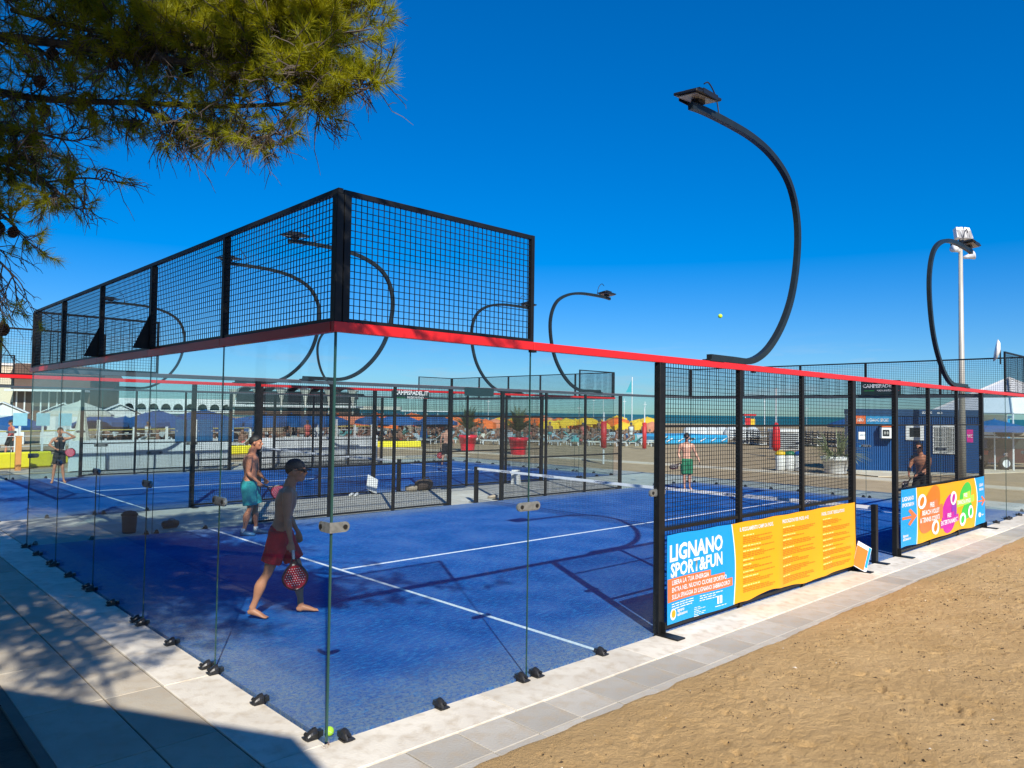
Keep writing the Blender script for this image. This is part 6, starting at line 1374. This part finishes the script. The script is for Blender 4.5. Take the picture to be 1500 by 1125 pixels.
# crown above and behind, mostly out of the frame
HC = [[(-5.1, 2.4, 5.0), (-4.4, .6, 5.7), (-3.4, -1.2, 6.1), (-2.2, -2.6, 6.0), (-1.5, -3.2, 5.7)], [(-5.1, 2.5, 5.4), (-4.6, -.2, 6.1), (-4.1, -2.2, 6.4), (-3.6, -4.0, 6.2)], [(-5.1, 2.5, 5.0), (-3.8, .9, 5.5), (-2.5, -.6, 5.8), (-1.5, -1.9, 5.6), (-1.1, -2.4, 5.4)],
      [(-5.1, 2.6, 5.6), (-3.9, 2.0, 6.2), (-2.7, 1.0, 6.4), (-1.7, -.2, 6.2), (-1.1, -1.3, 5.9)], [(-5.2, 2.6, 5.8), (-4.3, 3.4, 6.2), (-3.2, 3.4, 6.3), (-2.3, 2.4, 6.1), (-1.7, 1.3, 5.9)],
      [(-5.2, 2.6, 6.0), (-3.9, 1.2, 6.9), (-2.9, -.2, 7.2), (-2.1, -1.6, 7.0)], [(-5.3, 2.6, 5.2), (-5.4, .6, 5.6), (-5.1, -1.2, 5.8), (-4.6, -2.8, 5.7)], [(-5.3, 2.6, 4.8), (-4.6, 3.9, 5.3), (-3.8, 4.4, 5.5), (-3.0, 3.8, 5.4)],
      [(-4.4, .6, 5.7), (-3.5, .3, 5.4), (-2.7, -.2, 5.3), (-2.0, -.9, 5.2)]]
HC += [[(-5.2, 2.6, 6.2), (-5.2, 1.0, 6.6), (-5.0, -1.0, 6.9), (-4.9, -3.2, 6.9)], [(-5.2, 2.6, 6.0), (-5.5, .0, 6.2), (-5.4, -2.4, 6.4), (-5.3, -4.6, 6.2)], [(-4.6, -.2, 6.1), (-4.5, -1.6, 5.7), (-4.3, -3.2, 5.5), (-4.4, -4.6, 5.3)],
      [(-5.2, 2.6, 6.6), (-4.4, 3.6, 7.0), (-3.3, 4.6, 7.1), (-2.4, 5.0, 7.0)], [(-5.2, 2.6, 6.4), (-3.8, 2.8, 6.9), (-2.8, 2.6, 7.0), (-2.1, 2.0, 6.9)], [(-5.2, 2.6, 5.6), (-4.4, 4.6, 6.1), (-3.5, 5.8, 6.3), (-2.7, 6.3, 6.2)],
      [(-3.9, 2.0, 6.2), (-3.3, .8, 6.2), (-2.6, -.6, 6.5), (-1.9, -2.0, 6.5)], [(-3.4, -1.2, 6.1), (-2.7, -1.8, 6.6), (-1.9, -2.4, 6.7), (-1.2, -2.8, 6.5)], [(-2.5, -.6, 5.8), (-2.0, -1.5, 5.5), (-1.6, -2.3, 5.3), (-1.3, -2.8, 5.2)], [(-5.2, 2.6, 6.9), (-4.0, .6, 7.6), (-3.0, -.8, 7.8), (-2.2, -1.8, 7.7)]]
hr = random.Random(5)
for gx, gy in [(hr.uniform(-1.0, 3.9), hr.uniform(2.6, 12.0)) for _ in range(34)] + [(4.5, 10.2), (4.9, 11.2), (4.2, 9.4), (4.6, 12.2), (3.6, 11.5)]:
    z = hr.uniform(5.9, 7.7); tx, ty = gx-.65*z, gy-1.15*z
    if gx > 4.1: z = hr.uniform(7.2, 8.2); tx, ty = gx-.65*z, gy-1.15*z
    if z < 2.38+.60*((tx+2.78)*.687+(ty+4.81)*.726)+.5 and tx > -2.6: z += 1.0; tx -= .65; ty -= 1.15
    c_ = Vector((-5.2, 2.6, z-1.3)); e_ = Vector((tx, ty, z)); HC.append([c_, c_.lerp(e_, .4)+Vector((hr.uniform(-.3, .3), hr.uniform(-.3, .3), .5)), c_.lerp(e_, .75)+Vector((hr.uniform(-.2, .2), hr.uniform(-.2, .2), .35)), e_])
for L_ in HC: P.limb(V3(L_), .07, .012, .055, None, .88, 8, .1, (.12, .28), .16, (.30, .85), coarse=True)
P.finish(pr, V3([(-5.3, 2.6, -.1), (-5.32, 2.6, 1.8), (-5.2, 2.55, 3.6), (-5.15, 2.5, 5.2), (-5.2, 2.6, 6.6)]), .20)
pr2 = empty('pine_tree', (0, 0, 0), 0, 'second pine standing outside the frame beyond the left end of the nearer court', 'tree'); P = Pine(23)
for k in range(26):
    a = rnd.uniform(0, 6.28); z0 = rnd.uniform(3.8, 7.2); L_ = rnd.uniform(2.0, 3.9)*(1-.35*(z0-3.8)/3.4); c = Vector((-6.3, 8.5, z0)); dv = Vector((math.cos(a), math.sin(a)*1.25, 0))
    e = c+dv*L_+Vector((0, 0, .8)); 
    if e.x > -2.6: e.x = -2.6-rnd.random()*.3
    P.limb([c, c.lerp(e, .35)+Vector((0, 0, .15)), c.lerp(e, .7)+Vector((0, 0, .15)), e], .06, .012, .11, None, .85, 7, .1, (.14, .30), .15, (.35, .85), coarse=True)
P.finish(pr2, V3([(-6.3, 8.5, -.1), (-6.25, 8.5, 2.5), (-6.35, 8.45, 5), (-6.3, 8.5, 7.6)]), .24)

for i, (x, y, k, a) in enumerate(((-11.5, 17, 1.25, .9), (-13.0, 26, 1.45, 2.2), (-18, 21, 1.6, 3.9), (-16, 36, 1.6, 5.1), (-19, 33, 1.7, 1.4), (-12, 46, 1.5, 2.9), (-6.2, 11.6, 1.0, 2.0))):
    o = copy_tree(pr2); o.scale = (k, k, k); M_ = Matrix.Rotation(a, 4, 'Z') @ Matrix.Scale(k, 4); off = M_ @ Vector((-6.3, 8.5, 0)); o.rotation_euler = (0, 0, a); o.location = (x-off.x, y-off.y, -.1)
    tag(o, 'pine of the grove left of the courts, %s along the row' % ('first', 'second', 'third', 'fourth', 'fifth', 'sixth', 'nearest the cage')[i], 'tree')

# ------------------------------------------------------------------ labels by place in the row
ORD = 'first second third fourth fifth sixth seventh eighth ninth tenth eleventh twelfth thirteenth fourteenth fifteenth sixteenth seventeenth eighteenth nineteenth twentieth'.split()
def ordn(i):
    if i < 20: return ORD[i]
    t = ('twenty', 'thirty', 'forty', 'fifty')[(i+1)//10-2]
    return (t[:-1]+'ieth') if (i+1) % 10 == 0 else t+'-'+ORD[(i+1) % 10-1]
def by_place(group, fmt, rows):
    L_ = [o for o in bpy.data.objects if o.get('group') == group]; D_ = lambda o: (Vector(o.location)-CAM).dot(F_); U_k = lambda o: (Vector(o.location)-CAM).dot(R2)/D_(o)
    L_.sort(key=D_); n = len(L_); k = len(rows)
    for r_ in range(k):
        sub = sorted(L_[r_*n//k:(r_+1)*n//k], key=U_k)
        for i, o in enumerate(sub): o['label'] = fmt % (ordn(i), rows[r_])
by_place('blue umbrellas', 'blue beach umbrella, %s from the left of the %s row', ('nearest', 'farther'))
by_place('orange umbrellas', 'orange beach umbrella with valance, %s from the left of the %s row', ('nearest', 'farther'))
by_place('yellow umbrellas', 'yellow beach umbrella with valance, %s from the left of the %s row', ('nearest', 'farther'))
by_place('sun loungers among the orange and yellow umbrellas', 'sun lounger under orange and yellow umbrellas, %s from the left of the %s row', ('front', 'second', 'middle', 'fourth', 'rearmost'))
by_place('sun loungers under the blue umbrellas', 'sun lounger shaded by blue umbrellas, %s from the left of the %s row', ('front', 'middle', 'rear'))
by_place('stacks of folded loungers', 'stack of dark folded sun loungers, %s from the left in the %s', ('row behind the bins',))
by_place('thin masts on the beach', 'thin pale mast against the sea, %s from the left of the %s', ('masts',))
by_place('white covered heaps', 'heap under a white cover, %s from the left %s', ('behind the blue pool',))
